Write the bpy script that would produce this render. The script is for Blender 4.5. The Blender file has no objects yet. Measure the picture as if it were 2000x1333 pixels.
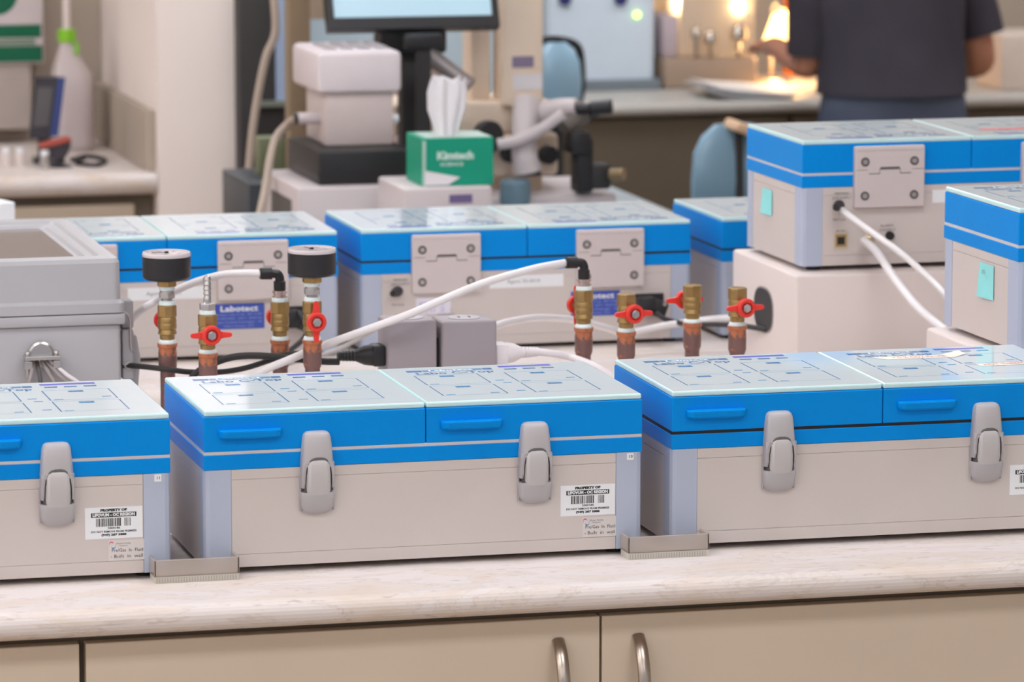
import bpy, bmesh, math, random
from mathutils import Vector, Matrix, Euler
random.seed(7)
PI = math.pi
sc = bpy.context.scene
C = sc.collection

# ------------------------------------------------------------------ camera
FPX = 8711.67
YAW, PITCH, ROLL = 0.252433, 0.149053, 0.0006904
CAM = Vector((-0.78439, -4.62158, 2.03281))
fw = Vector((math.sin(YAW)*math.cos(PITCH), math.cos(YAW)*math.cos(PITCH), -math.sin(PITCH)))
rt0 = Vector((math.cos(YAW), -math.sin(YAW), 0)); up0 = rt0.cross(fw)
rt = rt0*math.cos(ROLL)+up0*math.sin(ROLL); up = -rt0*math.sin(ROLL)+up0*math.cos(ROLL)
cam = bpy.data.cameras.new('camera'); co = bpy.data.objects.new('camera', cam); C.objects.link(co)
M = Matrix((rt, up, -fw)).transposed().to_4x4(); M.translation = CAM
co.matrix_world = M
cam.sensor_width = 36; cam.lens = FPX/2000*36; cam.clip_start = .05; cam.clip_end = 60
cam.dof.use_dof = True; cam.dof.focus_distance = 5.95; cam.dof.aperture_fstop = 7.8
sc.camera = co

def ray(px, py): return rt*((px-1000)/FPX) - up*((py-666.5)/FPX) + fw
def at(px, py, Y):
    v = ray(px, py); return CAM + v*((Y-CAM.y)/v.y)
def atz(px, py, z):
    v = ray(px, py); return CAM + v*((z-CAM.z)/v.z)
def atd(px, py, D): return CAM + ray(px, py)*D

# ------------------------------------------------------------------ world, lamps, exposure
w = bpy.data.worlds.new('world'); sc.world = w; w.use_nodes = True
w.node_tree.nodes['Background'].inputs[0].default_value = (.93, .96, 1.0, 1)
w.node_tree.nodes['Background'].inputs[1].default_value = 0.86
sc.view_settings.view_transform = 'Standard'; sc.view_settings.look = 'None'
sc.view_settings.exposure = -0.42; sc.view_settings.gamma = 1
sc.view_settings.use_curve_mapping = False

# ------------------------------------------------------------------ materials
def lin(c):
    return tuple(((v/255)/12.92 if v/255 <= .04045 else ((v/255+.055)/1.055)**2.4) for v in c)
mats = {}
def mat(name, rgb, rough=.5, metal=0, spec=.5, vary=.04, scale=12, bump=0, trans=0, alpha=1, emit=None, es=0, ior=1.45, coat=0, sub=0):
    if name in mats: return mats[name]
    m = bpy.data.materials.new(name); m.use_nodes = True; nt = m.node_tree
    b = nt.nodes['Principled BSDF']; c = lin(rgb)
    b.inputs['Base Color'].default_value = (*c, 1)
    b.inputs['Roughness'].default_value = rough; b.inputs['Metallic'].default_value = metal
    b.inputs['Specular IOR Level'].default_value = spec; b.inputs['IOR'].default_value = ior
    b.inputs['Transmission Weight'].default_value = trans; b.inputs['Alpha'].default_value = alpha
    b.inputs['Coat Weight'].default_value = coat
    if emit: b.inputs['Emission Color'].default_value = (*lin(emit), 1); b.inputs['Emission Strength'].default_value = es
    if vary or bump:
        tc = nt.nodes.new('ShaderNodeTexCoord'); n = nt.nodes.new('ShaderNodeTexNoise')
        n.inputs['Scale'].default_value = scale; n.inputs['Detail'].default_value = 4
        nt.links.new(tc.outputs['Object'], n.inputs['Vector'])
        if vary:
            r = nt.nodes.new('ShaderNodeValToRGB')
            r.color_ramp.elements[0].color = (*[v*(1-vary) for v in c], 1); r.color_ramp.elements[1].color = (*[min(1, v*(1+vary)) for v in c], 1)
            r.color_ramp.elements[0].position = .3; r.color_ramp.elements[1].position = .7
            nt.links.new(n.outputs['Fac'], r.inputs[0]); nt.links.new(r.outputs[0], b.inputs['Base Color'])
        if bump:
            bp = nt.nodes.new('ShaderNodeBump'); bp.inputs['Strength'].default_value = bump; bp.inputs['Distance'].default_value = .002
            nt.links.new(n.outputs['Fac'], bp.inputs['Height']); nt.links.new(bp.outputs[0], b.inputs['Normal'])
    mats[name] = m; return m

def laminate(name, base, vein, warm):
    m = bpy.data.materials.new(name); m.use_nodes = True; nt = m.node_tree; b = nt.nodes['Principled BSDF']
    tc = nt.nodes.new('ShaderNodeTexCoord'); mp = nt.nodes.new('ShaderNodeMapping'); mp.inputs['Scale'].default_value = (1.0, 3.2, 3.2)
    nt.links.new(tc.outputs['Object'], mp.inputs[0])
    n1 = nt.nodes.new('ShaderNodeTexNoise'); n1.inputs['Scale'].default_value = 5; n1.inputs['Detail'].default_value = 6; n1.inputs['Roughness'].default_value = .6; n1.inputs['Distortion'].default_value = 1.2
    n2 = nt.nodes.new('ShaderNodeTexNoise'); n2.inputs['Scale'].default_value = 40; n2.inputs['Detail'].default_value = 3
    nt.links.new(mp.outputs[0], n1.inputs[0]); nt.links.new(mp.outputs[0], n2.inputs[0])
    r1 = nt.nodes.new('ShaderNodeValToRGB'); e = r1.color_ramp.elements
    e[0].position = .30; e[0].color = (*lin(warm), 1); e[1].position = .55; e[1].color = (*lin(base), 1)
    r2 = nt.nodes.new('ShaderNodeValToRGB'); e = r2.color_ramp.elements        # thin vein where the noise crosses its middle
    e[0].position = .485; e[0].color = (0, 0, 0, 1); e[1].position = .515; e[1].color = (0, 0, 0, 1)
    k = e.new(.5); k.color = (.6, .6, .6, 1)
    r3 = nt.nodes.new('ShaderNodeValToRGB'); e = r3.color_ramp.elements
    e[0].position = .60; e[0].color = (0, 0, 0, 1); e[1].position = .74; e[1].color = (.55, .55, .55, 1)
    n3 = nt.nodes.new('ShaderNodeTexNoise'); n3.inputs['Scale'].default_value = 9; n3.inputs['Detail'].default_value = 2
    nt.links.new(mp.outputs[0], n3.inputs[0])
    mul = nt.nodes.new('ShaderNodeMath'); mul.operation = 'MULTIPLY'
    nt.links.new(n1.outputs['Fac'], r1.inputs[0]); nt.links.new(n1.outputs['Fac'], r2.inputs[0]); nt.links.new(n2.outputs['Fac'], r3.inputs[0])
    nt.links.new(r2.outputs[0], mul.inputs[0]); nt.links.new(n3.outputs['Fac'], mul.inputs[1])
    mx = nt.nodes.new('ShaderNodeMath'); mx.operation = 'MAXIMUM'
    nt.links.new(mul.outputs[0], mx.inputs[0]); nt.links.new(r3.outputs[0], mx.inputs[1])
    mc = nt.nodes.new('ShaderNodeMix'); mc.data_type = 'RGBA'
    nt.links.new(mx.outputs[0], mc.inputs[0]); nt.links.new(r1.outputs[0], mc.inputs[6]); mc.inputs[7].default_value = (*lin(vein), 1)
    nt.links.new(mc.outputs[2], b.inputs['Base Color']); b.inputs['Roughness'].default_value = .58; b.inputs['Specular IOR Level'].default_value = .3
    mats[name] = m; return m

def copper_mat():
    m = bpy.data.materials.new('aged copper'); m.use_nodes = True; nt = m.node_tree; b = nt.nodes['Principled BSDF']
    tc = nt.nodes.new('ShaderNodeTexCoord'); n = nt.nodes.new('ShaderNodeTexNoise'); n.inputs['Scale'].default_value = 90; n.inputs['Detail'].default_value = 4
    nt.links.new(tc.outputs['Object'], n.inputs[0])
    sx = nt.nodes.new('ShaderNodeSeparateXYZ'); nt.links.new(tc.outputs['Object'], sx.inputs[0])
    # object z of the fitting's mouth is 0: bright where it was heated, brown oxide below
    mr = nt.nodes.new('ShaderNodeMapRange'); mr.inputs[1].default_value = -.024; mr.inputs[2].default_value = -.004
    nt.links.new(sx.outputs[2], mr.inputs[0])
    ad = nt.nodes.new('ShaderNodeMath'); ad.operation = 'ADD'; nt.links.new(mr.outputs[0], ad.inputs[0]); 
    sb = nt.nodes.new('ShaderNodeMath'); sb.operation = 'MULTIPLY_ADD'; sb.inputs[1].default_value = 3.2; sb.inputs[2].default_value = -1.65
    nt.links.new(n.outputs['Fac'], sb.inputs[0]); nt.links.new(sb.outputs[0], ad.inputs[1])
    r = nt.nodes.new('ShaderNodeValToRGB'); e = r.color_ramp.elements
    e[0].position = .35; e[0].color = (*lin((128, 98, 94)), 1); e[1].position = .62; e[1].color = (*lin((192, 120, 84)), 1)
    nt.links.new(ad.outputs[0], r.inputs[0]); nt.links.new(r.outputs[0], b.inputs['Base Color'])
    b.inputs['Metallic'].default_value = .45; b.inputs['Roughness'].default_value = .45
    mats['copper'] = m; return m

BLUE = mat('blue lacquer', (0, 138, 222), .36, spec=.14, vary=.02)
BLUE_IN = mat('blue groove', (6, 40, 80), .5)
PANEL = mat('warm white powder coat', (205, 195, 190), .55, spec=.3, vary=.015)
POST = mat('blue grey plastic', (178, 186, 204), .5, spec=.3, vary=.02)
SEAL = mat('silver seal', (205, 200, 200), .4)
SEALB = mat('black seal', (16, 18, 24), .5)
GLASS = mat('white backed glass', (206, 220, 226), .06, spec=.55, vary=.01, ior=1.5)
GLEDGE = mat('glass edge', (198, 230, 230), .2, spec=.5, vary=0)
INKB = mat('blue print', (24, 112, 180), .15, vary=0)
INKL = mat('light blue print', (84, 152, 200), .15, vary=0)
INKP = mat('violet print', (104, 108, 212), .15, vary=0)
LATCH = mat('silver grey plastic', (176, 172, 174), .38, spec=.5, vary=.02)
LATCH2 = mat('satin grey plastic', (190, 186, 186), .45, vary=.02)
HINGE = mat('pale hinge plate', (205, 194, 192), .5, vary=.02)
DARKM = mat('dark slot', (92, 88, 86), .6, vary=0)
STEEL = mat('steel', (190, 188, 186), .3, metal=.9)
WHITE = mat('white paper', (232, 234, 236), .6, vary=.01)
CREAM = mat('cream paper tape', (232, 226, 212), .7, vary=.02)
BLACKI = mat('black print', (38, 34, 34), .6, vary=0)
GREYI = mat('grey print', (128, 124, 124), .6, vary=0)
REDI = mat('red print', (200, 84, 78), .6, vary=0)
REDTAPE = mat('red tape', (226, 84, 84), .5, vary=0)
PINKI = mat('magenta print', (226, 66, 130), .5, vary=0)
CYANI = mat('cyan print', (58, 150, 205), .5, vary=0)
PLATEB = mat('dark blue name plate', (62, 84, 172), .45, vary=.02)
NOTE = mat('aqua sticky note', (150, 222, 222), .8, spec=.1, vary=.02)
BLACK = mat('black plastic', (36, 35, 37), .42, vary=.03)
RUBBER = mat('black rubber', (48, 46, 46), .6, vary=.03)
BRASS = mat('brass', (166, 138, 90), .35, metal=.75, vary=.12, scale=60)
COPPER = copper_mat()
RED = mat('red lever coating', (222, 56, 46), .35, vary=.03)
TAPEW = mat('white thread tape', (222, 236, 236), .7, vary=.04, scale=200, bump=.6)
TUBE = mat('milky tube', (226, 222, 222), .35, vary=.01)
CABLEW = mat('white cable', (224, 218, 220), .5, vary=.01)
GREYP = mat('light grey polycarbonate', (174, 173, 176), .42, vary=.015)
WINDOW = mat('smoked clear window', (128, 120, 118), .12, spec=.6, vary=.05, scale=3)
OUTLET = mat('grey outlet housing', (152, 144, 148), .5, vary=.02)
ACRY = mat('clear acrylic', (222, 210, 200), .22, trans=.6, vary=0, ior=1.4)
CAB = mat('taupe cabinet laminate', (210, 194, 174), .5, spec=.3, vary=.02, scale=5)
CABD = mat('cabinet carcass', (112, 102, 88), .6, vary=.02)
NICKEL = mat('brushed nickel', (176, 164, 152), .28, metal=.95, vary=.02)
COUNTER = laminate('marble laminate', (221, 212, 208), (172, 154, 146), (214, 198, 182))
WHITEP = mat('white painted steel', (222, 210, 205), .5, spec=.3, vary=.01)
WALLM = mat('beige wall paint', (182, 170, 156), .7, spec=.2, vary=.02, scale=2)
WALLP = mat('cream wall paint', (247, 236, 229), .7, spec=.2, vary=.01, scale=2)
FLOORM = mat('vinyl floor', (168, 148, 126), .5, vary=.05, scale=3)
CEILM = mat('white ceiling tile', (225, 222, 216), .8, vary=.02, scale=4)

# ------------------------------------------------------------------ mesh helpers
class MB:
    """collects shapes into one mesh; each shape has a material slot"""
    def __init__(s): s.bm = bmesh.new(); s.ms = []
    def slot(s, m):
        if m not in s.ms: s.ms.append(m)
        return s.ms.index(m)
    def _fin(s, tmp, m, M=None, smooth=False):
        i = s.slot(m)
        if M is not None: bmesh.ops.transform(tmp, matrix=M, verts=tmp.verts)
        me = bpy.data.meshes.new('tmp')
        for f in tmp.faces: f.material_index = i; f.smooth = smooth
        tmp.to_mesh(me); tmp.free(); s.bm.from_mesh(me); bpy.data.meshes.remove(me)
    def box(s, x0, x1, y0, y1, z0, z1, m, bev=0, seg=2, M=None, taper=None):
        t = bmesh.new(); bmesh.ops.create_cube(t, size=1)
        for v in t.verts:
            v.co = Vector(((x0+x1)/2+v.co.x*(x1-x0), (y0+y1)/2+v.co.y*(y1-y0), (z0+z1)/2+v.co.z*(z1-z0)))
        if taper:
            cx, cy = (x0+x1)/2, (y0+y1)/2
            for v in t.verts:
                if v.co.z > (z0+z1)/2: v.co.x = cx+(v.co.x-cx)*taper; v.co.y = cy+(v.co.y-cy)*taper
        if bev: bmesh.ops.bevel(t, geom=list(t.edges), offset=bev, segments=seg, affect='EDGES', profile=.5)
        s._fin(t, m, M, bool(bev) and bev > .003); return s
    def cyl(s, p0, p1, r, m, r2=None, seg=24, smooth=True, caps=True):
        p0, p1 = Vector(p0), Vector(p1); d = p1-p0
        t = bmesh.new(); bmesh.ops.create_cone(t, cap_ends=caps, segments=seg, radius1=r, radius2=r if r2 is None else r2, depth=d.length)
        Mx = Matrix.Translation((p0+p1)/2) @ d.to_track_quat('Z', 'Y').to_matrix().to_4x4()
        i = s.slot(m); bmesh.ops.transform(t, matrix=Mx, verts=t.verts)
        for f in t.faces: f.material_index = i; f.smooth = smooth and len(f.verts) == 4
        me = bpy.data.meshes.new('tmp'); t.to_mesh(me); t.free(); s.bm.from_mesh(me); bpy.data.meshes.remove(me)
        return s
    def lathe(s, prof, m, M=None, seg=28, smooth=True, flat=False):
        t = bmesh.new(); rings = []
        for (r, z) in prof:
            if r < 1e-6: rings.append([t.verts.new((0, 0, z))])
            else: rings.append([t.verts.new((r*math.cos(2*PI*k/seg), r*math.sin(2*PI*k/seg), z)) for k in range(seg)])
        for a, b in zip(rings, rings[1:]):
            for k in range(seg):
                k2 = (k+1) % seg
                if len(a) == 1 and len(b) == 1: continue
                if len(a) == 1: t.faces.new((a[0], b[k2], b[k]))
                elif len(b) == 1: t.faces.new((a[k], a[k2], b[0]))
                else: t.faces.new((a[k], a[k2], b[k2], b[k]))
        bmesh.ops.recalc_face_normals(t, faces=t.faces)
        s._fin(t, m, M, smooth); return s
    def loft(s, rings, m, caps=True, smooth=True, M=None):
        t = bmesh.new(); R = [[t.verts.new(p) for p in r] for r in rings]; n = len(R[0])
        for a, b in zip(R, R[1:]):
            for k in range(n): t.faces.new((a[k], a[(k+1) % n], b[(k+1) % n], b[k]))
        if caps: t.faces.new(R[0][::-1]); t.faces.new(R[-1])
        bmesh.ops.recalc_face_normals(t, faces=t.faces)
        s._fin(t, m, M, smooth); return s
    def tube(s, pts, r, m, seg=12, sub=8, caps=True):
        P = smooth_path(pts, sub); rings = []
        t0 = (P[1]-P[0]).normalized(); nrm = t0.orthogonal().normalized()
        for i, p in enumerate(P):
            t = (P[min(i+1, len(P)-1)]-P[max(i-1, 0)]).normalized()
            nrm = (nrm-t*nrm.dot(t)).normalized(); b = t.cross(nrm)
            rr = r(i/(len(P)-1)) if callable(r) else r
            rings.append([p+(nrm*math.cos(2*PI*k/seg)+b*math.sin(2*PI*k/seg))*rr for k in range(seg)])
        return s.loft(rings, m, caps)
    def prism(s, poly, y0, y1, m, plane='xz', bev=0, M=None, smooth=False):
        """poly: 2D outline, extruded along the third axis"""
        t = bmesh.new()
        def P(a, b, c): return (a, c, b) if plane == 'xz' else ((a, b, c) if plane == 'xy' else (c, a, b))
        A = [t.verts.new(P(a, b, y0)) for a, b in poly]; B = [t.verts.new(P(a, b, y1)) for a, b in poly]
        t.faces.new(A); t.faces.new(B[::-1]); n = len(A)
        for k in range(n): t.faces.new((A[k], B[k], B[(k+1) % n], A[(k+1) % n]))
        bmesh.ops.recalc_face_normals(t, faces=t.faces)
        if bev: bmesh.ops.bevel(t, geom=list(t.edges), offset=bev, segments=2, affect='EDGES', profile=.5)
        s._fin(t, m, M, smooth); return s
    def quad(s, a, b, c, d, m, M=None):
        t = bmesh.new(); t.faces.new([t.verts.new(p) for p in (a, b, c, d)]); s._fin(t, m, M); return s
    def text(s, body, size, m, M, align='CENTER', bold=0, width=None):
        cu = bpy.data.curves.new('t', 'FONT'); cu.body = body; cu.size = size; cu.align_x = align; cu.align_y = 'CENTER'; cu.offset = bold; cu.resolution_u = 2; cu.fill_mode = 'FRONT'
        ob = bpy.data.objects.new('t', cu); C.objects.link(ob)
        dg = bpy.context.evaluated_depsgraph_get(); me = bpy.data.meshes.new_from_object(ob.evaluated_get(dg))
        bpy.data.objects.remove(ob); bpy.data.curves.remove(cu)
        t = bmesh.new(); t.from_mesh(me); bpy.data.meshes.remove(me)
        if width and t.verts:
            x0 = min(v.co.x for v in t.verts); x1 = max(v.co.x for v in t.verts); k = width/(x1-x0)
            for v in t.verts: v.co.x = (v.co.x-(x0+x1)/2)*k
        s._fin(t, m, M); return s
    def mesh(s, name, ang=None):
        me = bpy.data.meshes.new(name); s.bm.to_mesh(me); s.bm.free()
        for m in s.ms: me.materials.append(m)
        fl = [p.use_smooth for p in me.polygons]
        me.set_sharp_from_angle(angle=math.radians(24 if ang is None else ang))
        me.polygons.foreach_set('use_smooth', fl)
        return me
def smooth_path(pts, sub=8):
    P = [Vector(p) for p in pts]
    if len(P) < 3: return [P[0].lerp(P[1], k/4) for k in range(5)]
    out = []
    Q = [P[0]*2-P[1]]+P+[P[-1]*2-P[-2]]
    for i in range(1, len(Q)-2):
        a, b, c, d = Q[i-1:i+3]
        for k in range(sub):
            t = k/sub
            out.append(.5*((2*b)+(c-a)*t+(2*a-5*b+4*c-d)*t*t+(3*b-a-3*c+d)*t**3))
    out.append(P[-1]); return out

def link(name, me, parent=None, loc=None, rot=None):
    o = bpy.data.objects.new(name, me); C.objects.link(o)
    if parent: o.parent = parent
    if loc is not None: o.location = loc
    if rot is not None: o.rotation_euler = rot
    return o
def thing(name, label, cat, loc=(0, 0, 0), rz=0, group=None):
    o = bpy.data.objects.new(name, None); C.objects.link(o); o.empty_display_size = .05
    o.location = loc; o.rotation_euler = (0, 0, rz); o['label'] = label; o['category'] = cat
    if group: o['group'] = group
    return o
def tag(o, label, cat, group=None):
    o['label'] = label; o['category'] = cat
    if group: o['group'] = group
    return o
def struct(name, mb):
    o = link(name, mb.mesh(name)); o['kind'] = 'structure'; return o
_cache = {}
def part(name, key, fn, parent, loc=None, rot=None):
    """part whose mesh is built once and shared by every copy"""
    if key not in _cache:
        b = MB(); fn(b); _cache[key] = b.mesh(name)
    return link(name, _cache[key], parent, loc, rot)
def single(name, label, cat, fn, loc=(0, 0, 0), rz=0, group=None):
    b = MB(); fn(b); return tag(link(name, b.mesh(name), None, loc, (0, 0, rz)), label, cat, group)
T0 = 0.892                      # worktop height
Z = 0.9                         # underside of the incubator panels

# ------------------------------------------------------------------ room
b = MB(); b.box(-8, 10, -4.0, 10.2, -.05, 0, FLOORM); struct('floor', b)
b = MB(); b.box(-8, 10, -4.0, 10.2, 2.9, 2.95, CEILM); struct('ceiling', b)
yl = 6.05
FARY = 7.78
b = MB(); b.box(-8, 10, FARY, FARY+.1, 0, 2.9, WALLM); struct('wall_back', b)
b = MB(); b.box(-3.2, -3.1, -4, FARY, 0, 2.9, WALLP); struct('wall_left', b)
b = MB(); b.box(6.0, 6.1, -4, FARY, 0, 2.9, WALLP); struct('wall_right', b)

# ceiling lamps: recessed panels, the far row added to brighten the far bay
LM = mat('lit diffuser', (255, 250, 242), .5, vary=0, emit=(246, 248, 255), es=11.5)
LFR = mat('white lamp frame', (230, 230, 228), .5)
k = 0
for (x, y) in [(xx, yy) for yy in (-3.2, -1.2, .8, 2.8, 4.8) for xx in (-2.35, -.65, 1.3)] + [(1.9, 5.9), (3.4, 5.9), (4.9, 5.9)]:
    col = ['left', 'middle', 'right'][k % 3]; row = ['first', 'second', 'third', 'fourth', 'fifth', 'added far'][k//3]
    t = thing('ceiling_light', f'recessed white ceiling light panel, {row} row from the camera end, {col} column', 'ceiling light', (x, y, 2.9), 0, 'recessed ceiling lights')
    part('diffuser', 'cl_d', lambda b: b.box(-.58, .58, -.28, .28, -.012, -.006, LM), t)
    def fr(b):
        b.box(-.61, .61, -.31, -.28, -.02, 0, LFR); b.box(-.61, .61, .28, .31, -.02, 0, LFR)
        b.box(-.61, -.58, -.28, .28, -.02, 0, LFR); b.box(.58, .61, -.28, .28, -.02, 0, LFR)
    part('frame', 'cl_f', fr, t); k += 1

# ------------------------------------------------------------------ island: worktop and cabinets
NY = .70
def nose(b, x0, x1, yf, yb, zt, th, m):
    r = th/2; poly = [(yb, zt), (yb, zt-th)]
    for i in range(13):
        a = -PI/2 - PI*i/12
        poly.append((yf+r+math.cos(a)*r, zt-r+math.sin(a)*r))
    b.prism(poly, x0, x1, m, plane='yz', smooth=False)
    return b
o = single('worktop', 'cream marble-patterned laminate worktop with rounded front edge under the incubators', 'countertop',
           lambda b: nose(b, -1.4, 3.2, NY, 3.3, T0, .0355, COUNTER))
dx0, dx1, dx2 = at(155, 1290, .745).x, at(168, 1290, .745).x, at(1173.5, 1290, .745).x
dzt = at(1000, 1213.5, .745).z
def cabinet(x0, x1, label, doors):
    t = thing('base_cabinet', label, 'cabinet', ((x0+x1)/2, 1.0, 0), 0, 'base cabinets under the island worktop')
    xc = (x0+x1)/2
    def body(b):
        b.box(x0-xc, x1-xc, -.232, 2.0, .09, T0-.0375, CABD); b.box(x0-xc+.02, x1-xc-.02, -.17, 1.9, 0, .09, CABD)
    b = MB(); body(b); link('body', b.mesh('body'), t)
    for (a, c, hx) in doors:
        b = MB(); b.box(a-xc, c-xc, -.255, -.234, .11, dzt, CAB, bev=.0012)
        d = link('door', b.mesh('door'), t)
        if hx is not None:
            hz = at(*hx[:2], .72).z; X = at(*hx[:2], .72).x-xc
            b = MB(); pts = []
            for i in range(13):
                s_ = i/12; pts.append((X, -.255-.032*math.sin(PI*s_)**.7, hz-.002-s_*.128))
            rings = []
            P = smooth_path(pts, 3)
            for i, p in enumerate(P):
                tt = (P[min(i+1, len(P)-1)]-P[max(i-1, 0)]).normalized(); n = Vector((1, 0, 0)); q = tt.cross(n)
                rings.append([p+n*math.cos(2*PI*k/14)*.0085+q*math.sin(2*PI*k/14)*.0055 for k in range(14)])
            b.loft(rings, NICKEL); link('handle', b.mesh('handle'), d)
cabinet(dx0-.66, dx0+.004, 'taupe base cabinet at the left end of the island, only its door corner in view', [(dx0-.655, dx0, None)])
cabinet(dx0+.0045, dx2+.668, 'taupe two-door base cabinet under the island with curved nickel handles', [(dx1, dx2-.0016, (1100, 1256)), (dx2+.0016, dx2+.664, (1257, 1247))])
cabinet(dx2+.6685, dx2+1.36, 'taupe base cabinet at the right end of the island, beyond the two nickel handles', [(dx2+.672, dx2+1.356, None)])

# ------------------------------------------------------------------ incubators
W, D = .58, .2871
H1, H2, H3, H4 = .1272, .1505, .1966, .2040
def housing(b):
    b.box(-W/2+.003, W/2-.003, -D/2+.003, D/2-.003, .001, H1, PANEL)
    for s in (-1, 1):                                       # front and rear skin with mouldings
        y0, y1 = sorted((s*(D/2-.0005), s*(D/2-.004)))
        b.box(-W/2+.0355, W/2-.0355, y0, y1, .0, .0165, PANEL, bev=.0006)
        b.box(-W/2+.0355, W/2-.0355, y0, y1, .0167, H1-.0133, PANEL, bev=.0006)
        b.box(-W/2+.0355, W/2-.0355, y0, y1, H1-.0131, H1-.0002, PANEL, bev=.0006)
        x0, x1 = sorted((s*(W/2-.0005), s*(W/2-.004)))
        b.box(x0, x1, -D/2+.0355, D/2-.0355, .0, H1-.0135, PANEL, bev=.0006)
        b.box(x0, x1, -D/2+.0355, D/2-.0355, H1-.0131, H1-.0002, PANEL, bev=.0006)
def post(sx, sy):
    def f(b):
        c = .0075
        P = [(W/2-.035, D/2), (W/2-c, D/2), (W/2-c*.35, D/2-c*.35), (W/2, D/2-c), (W/2, D/2-.035), (W/2-.035, D/2-.035)]
        P = [(x*sx, y*sy) for x, y in P]
        b.prism(P, 0, .0135, POST, 'xy'); b.prism(P, .0141, H1-.0128, POST, 'xy'); b.prism(P, H1-.0122, H1, POST, 'xy')
        b.prism([(x*.999, y*.999) for x, y in P], .001, H1-.001, POST, 'xy')
    return f
def band(b): b.box(-W/2, W/2, -D/2, D/2, H1, H2-.0035, BLUE, bev=.0012)
def seal(m): return lambda b: b.box(-W/2+.0008, W/2-.0008, -D/2+.0008, D/2-.0008, H2-.0042, H2+.0008, m)
def lid(b): b.box(.0008, W/2, -D/2, D/2, H2, H3, BLUE, bev=.0016)
def lidglass(b):
    b.box(.0012, W/2-.001, -D/2+.001, D/2-.001, H3, H4, GLASS, bev=.0022, seg=2)
    for f in b.bm.faces:
        if f.normal.z < .95: f.material_index = b.slot(GLEDGE)
def printed(b):
    z = H4+.00015; y0 = -D/2
    def R(x0, x1, a, c, m): b.quad((x0, y0+a, z), (x1, y0+a, z), (x1, y0+c, z), (x0, y0+c, z), m)
    R(.055, .137, .245, .258, INKL); R(.033, .054, .245, .258, INKB); R(.138, .151, .245, .258, INKB)
    b.text('Labotect', .0125, WHITE, Matrix.Translation((.094, y0+.2515, z+.0001)), bold=.0003, width=.06)
    b.text('Labo C-Top', .024, INKB, Matrix.Translation((.095, y0+.230, z)), bold=.0005, width=.106)
    R(.163, .236, .258, .271, INKP)
    for x in (.166, .192, .218): R(x, x+.017, .238, .246, INKB)
    L = .0010
    for (xa, xb) in ((.034, .120), (.158, .245)):
        for (a, c, dx) in ((.135, .214, 0), (.045, .124, 0)):
            R(xa, xa+L*1.6, a, c, INKB); R(xb, xb+L*1.6, a, c, INKB)
            R(xa, xb, a, a+L, INKL); R(xa, xb, c, c+L, INKL)
            xm = (xa+xb)/2; ym = c-.012
            R(xm-.010, xm+.010, ym-.006, ym+.006, INKL); b.text('1+2', .011, INKB, Matrix.Translation((xm, y0+ym, z+.0001)), bold=.0003)
            R(xa+.006, xa+.018, a+.004, a+.008, INKL)
    for (x, y) in ((.131, .15), (.136, .128), (.228, .15), (.1, .052), (.137, .06)): R(x, x+.012, y, y+.005, INKL)
def lidhandle(b):
    poly = []
    for i in range(9): a = PI/2*i/8; poly.append((.0405-.007+.007*math.cos(PI/2-a)*1.0, -.013+.007-.007*math.sin(PI/2-a)))
    xs = [(-.0405, 0), (-.0405, -.006), (-.0375, -.011), (-.032, -.0125), (.032, -.0125), (.0375, -.011), (.0405, -.006), (.0405, 0)]
    n = len(xs); rings = []
    for (z, k, sh) in ((-.0055, .72, .9), (-.003, .95, .98), (.002, 1, 1), (.0045, 1, 1), (.0058, .93, .985)):
        rings.append([(x*sh, y*k, z) for x, y in xs])
    b.loft(rings, BLUE, smooth=False)
def rrect(cx, cy, z, hw, d, n=5, r=.4):
    """section of a latch: flat back at y=0, rounded front at -d"""
    pts = [(cx-hw, cy, z)]
    for i in range(n*2+1):
        a = PI - PI*i/(n*2); c, s = math.cos(a), math.sin(a)
        pts.append((cx+hw*(abs(c)**.38)*(1 if c > 0 else -1), cy-d*(abs(s)**.55), z))
    pts.append((cx+hw, cy, z)); return pts
def lever(b):
    R = []
    for (z, hw, d) in ((.1735, .008, .003), (.1725, .0125, .0065), (.170, .0150, .0095), (.166, .0162, .0115), (.155, .0172, .0135), (.14, .0182, .0155), (.134, .0186, .0162)):
        R.append(rrect(0, 0, z, hw, d))
    b.loft(R, LATCH)
    for s in (-1, 1):                                       # arms either side of the tongue
        R = []
        for (z, w_, d) in ((.1345, .010, .016), (.128, .0045, .0165), (.118, .0032, .0165), (.108, .003, .016), (.101, .003, .012)):
            R.append([(s*.0187, 0, z), (s*.0187, -d*.8, z), (s*(.0187-w_*.3), -d, z), (s*(.0187-w_), -d*.96, z), (s*(.0187-w_), 0, z)])
        b.loft(R, LATCH, smooth=False)
def tongue(b):
    R = []
    for (z, hw, d) in ((.1395, .004, .0155), (.1385, .009, .0165), (.136, .0125, .0178), (.131, .0146, .0188), (.120, .0152, .0195), (.105, .0152, .0195), (.095, .0148, .0180), (.088, .014, .0145)):
        R.append(rrect(0, 0, z, hw, d))
    b.loft(R, LATCH2)
def gap_shade_rim(b):  # solid dark arch, imitates the shade in the gap round the tongue
    R = []
    for (z, hw, d) in ((.1412, .0045, .0163), (.1400, .0102, .0166), (.1372, .0137, .0170), (.132, .0157, .0174), (.120, .0163, .0176), (.096, .0163, .0160)):
        R.append(rrect(0, 0, z, hw, d))
    b.loft(R, DARKM)
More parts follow.
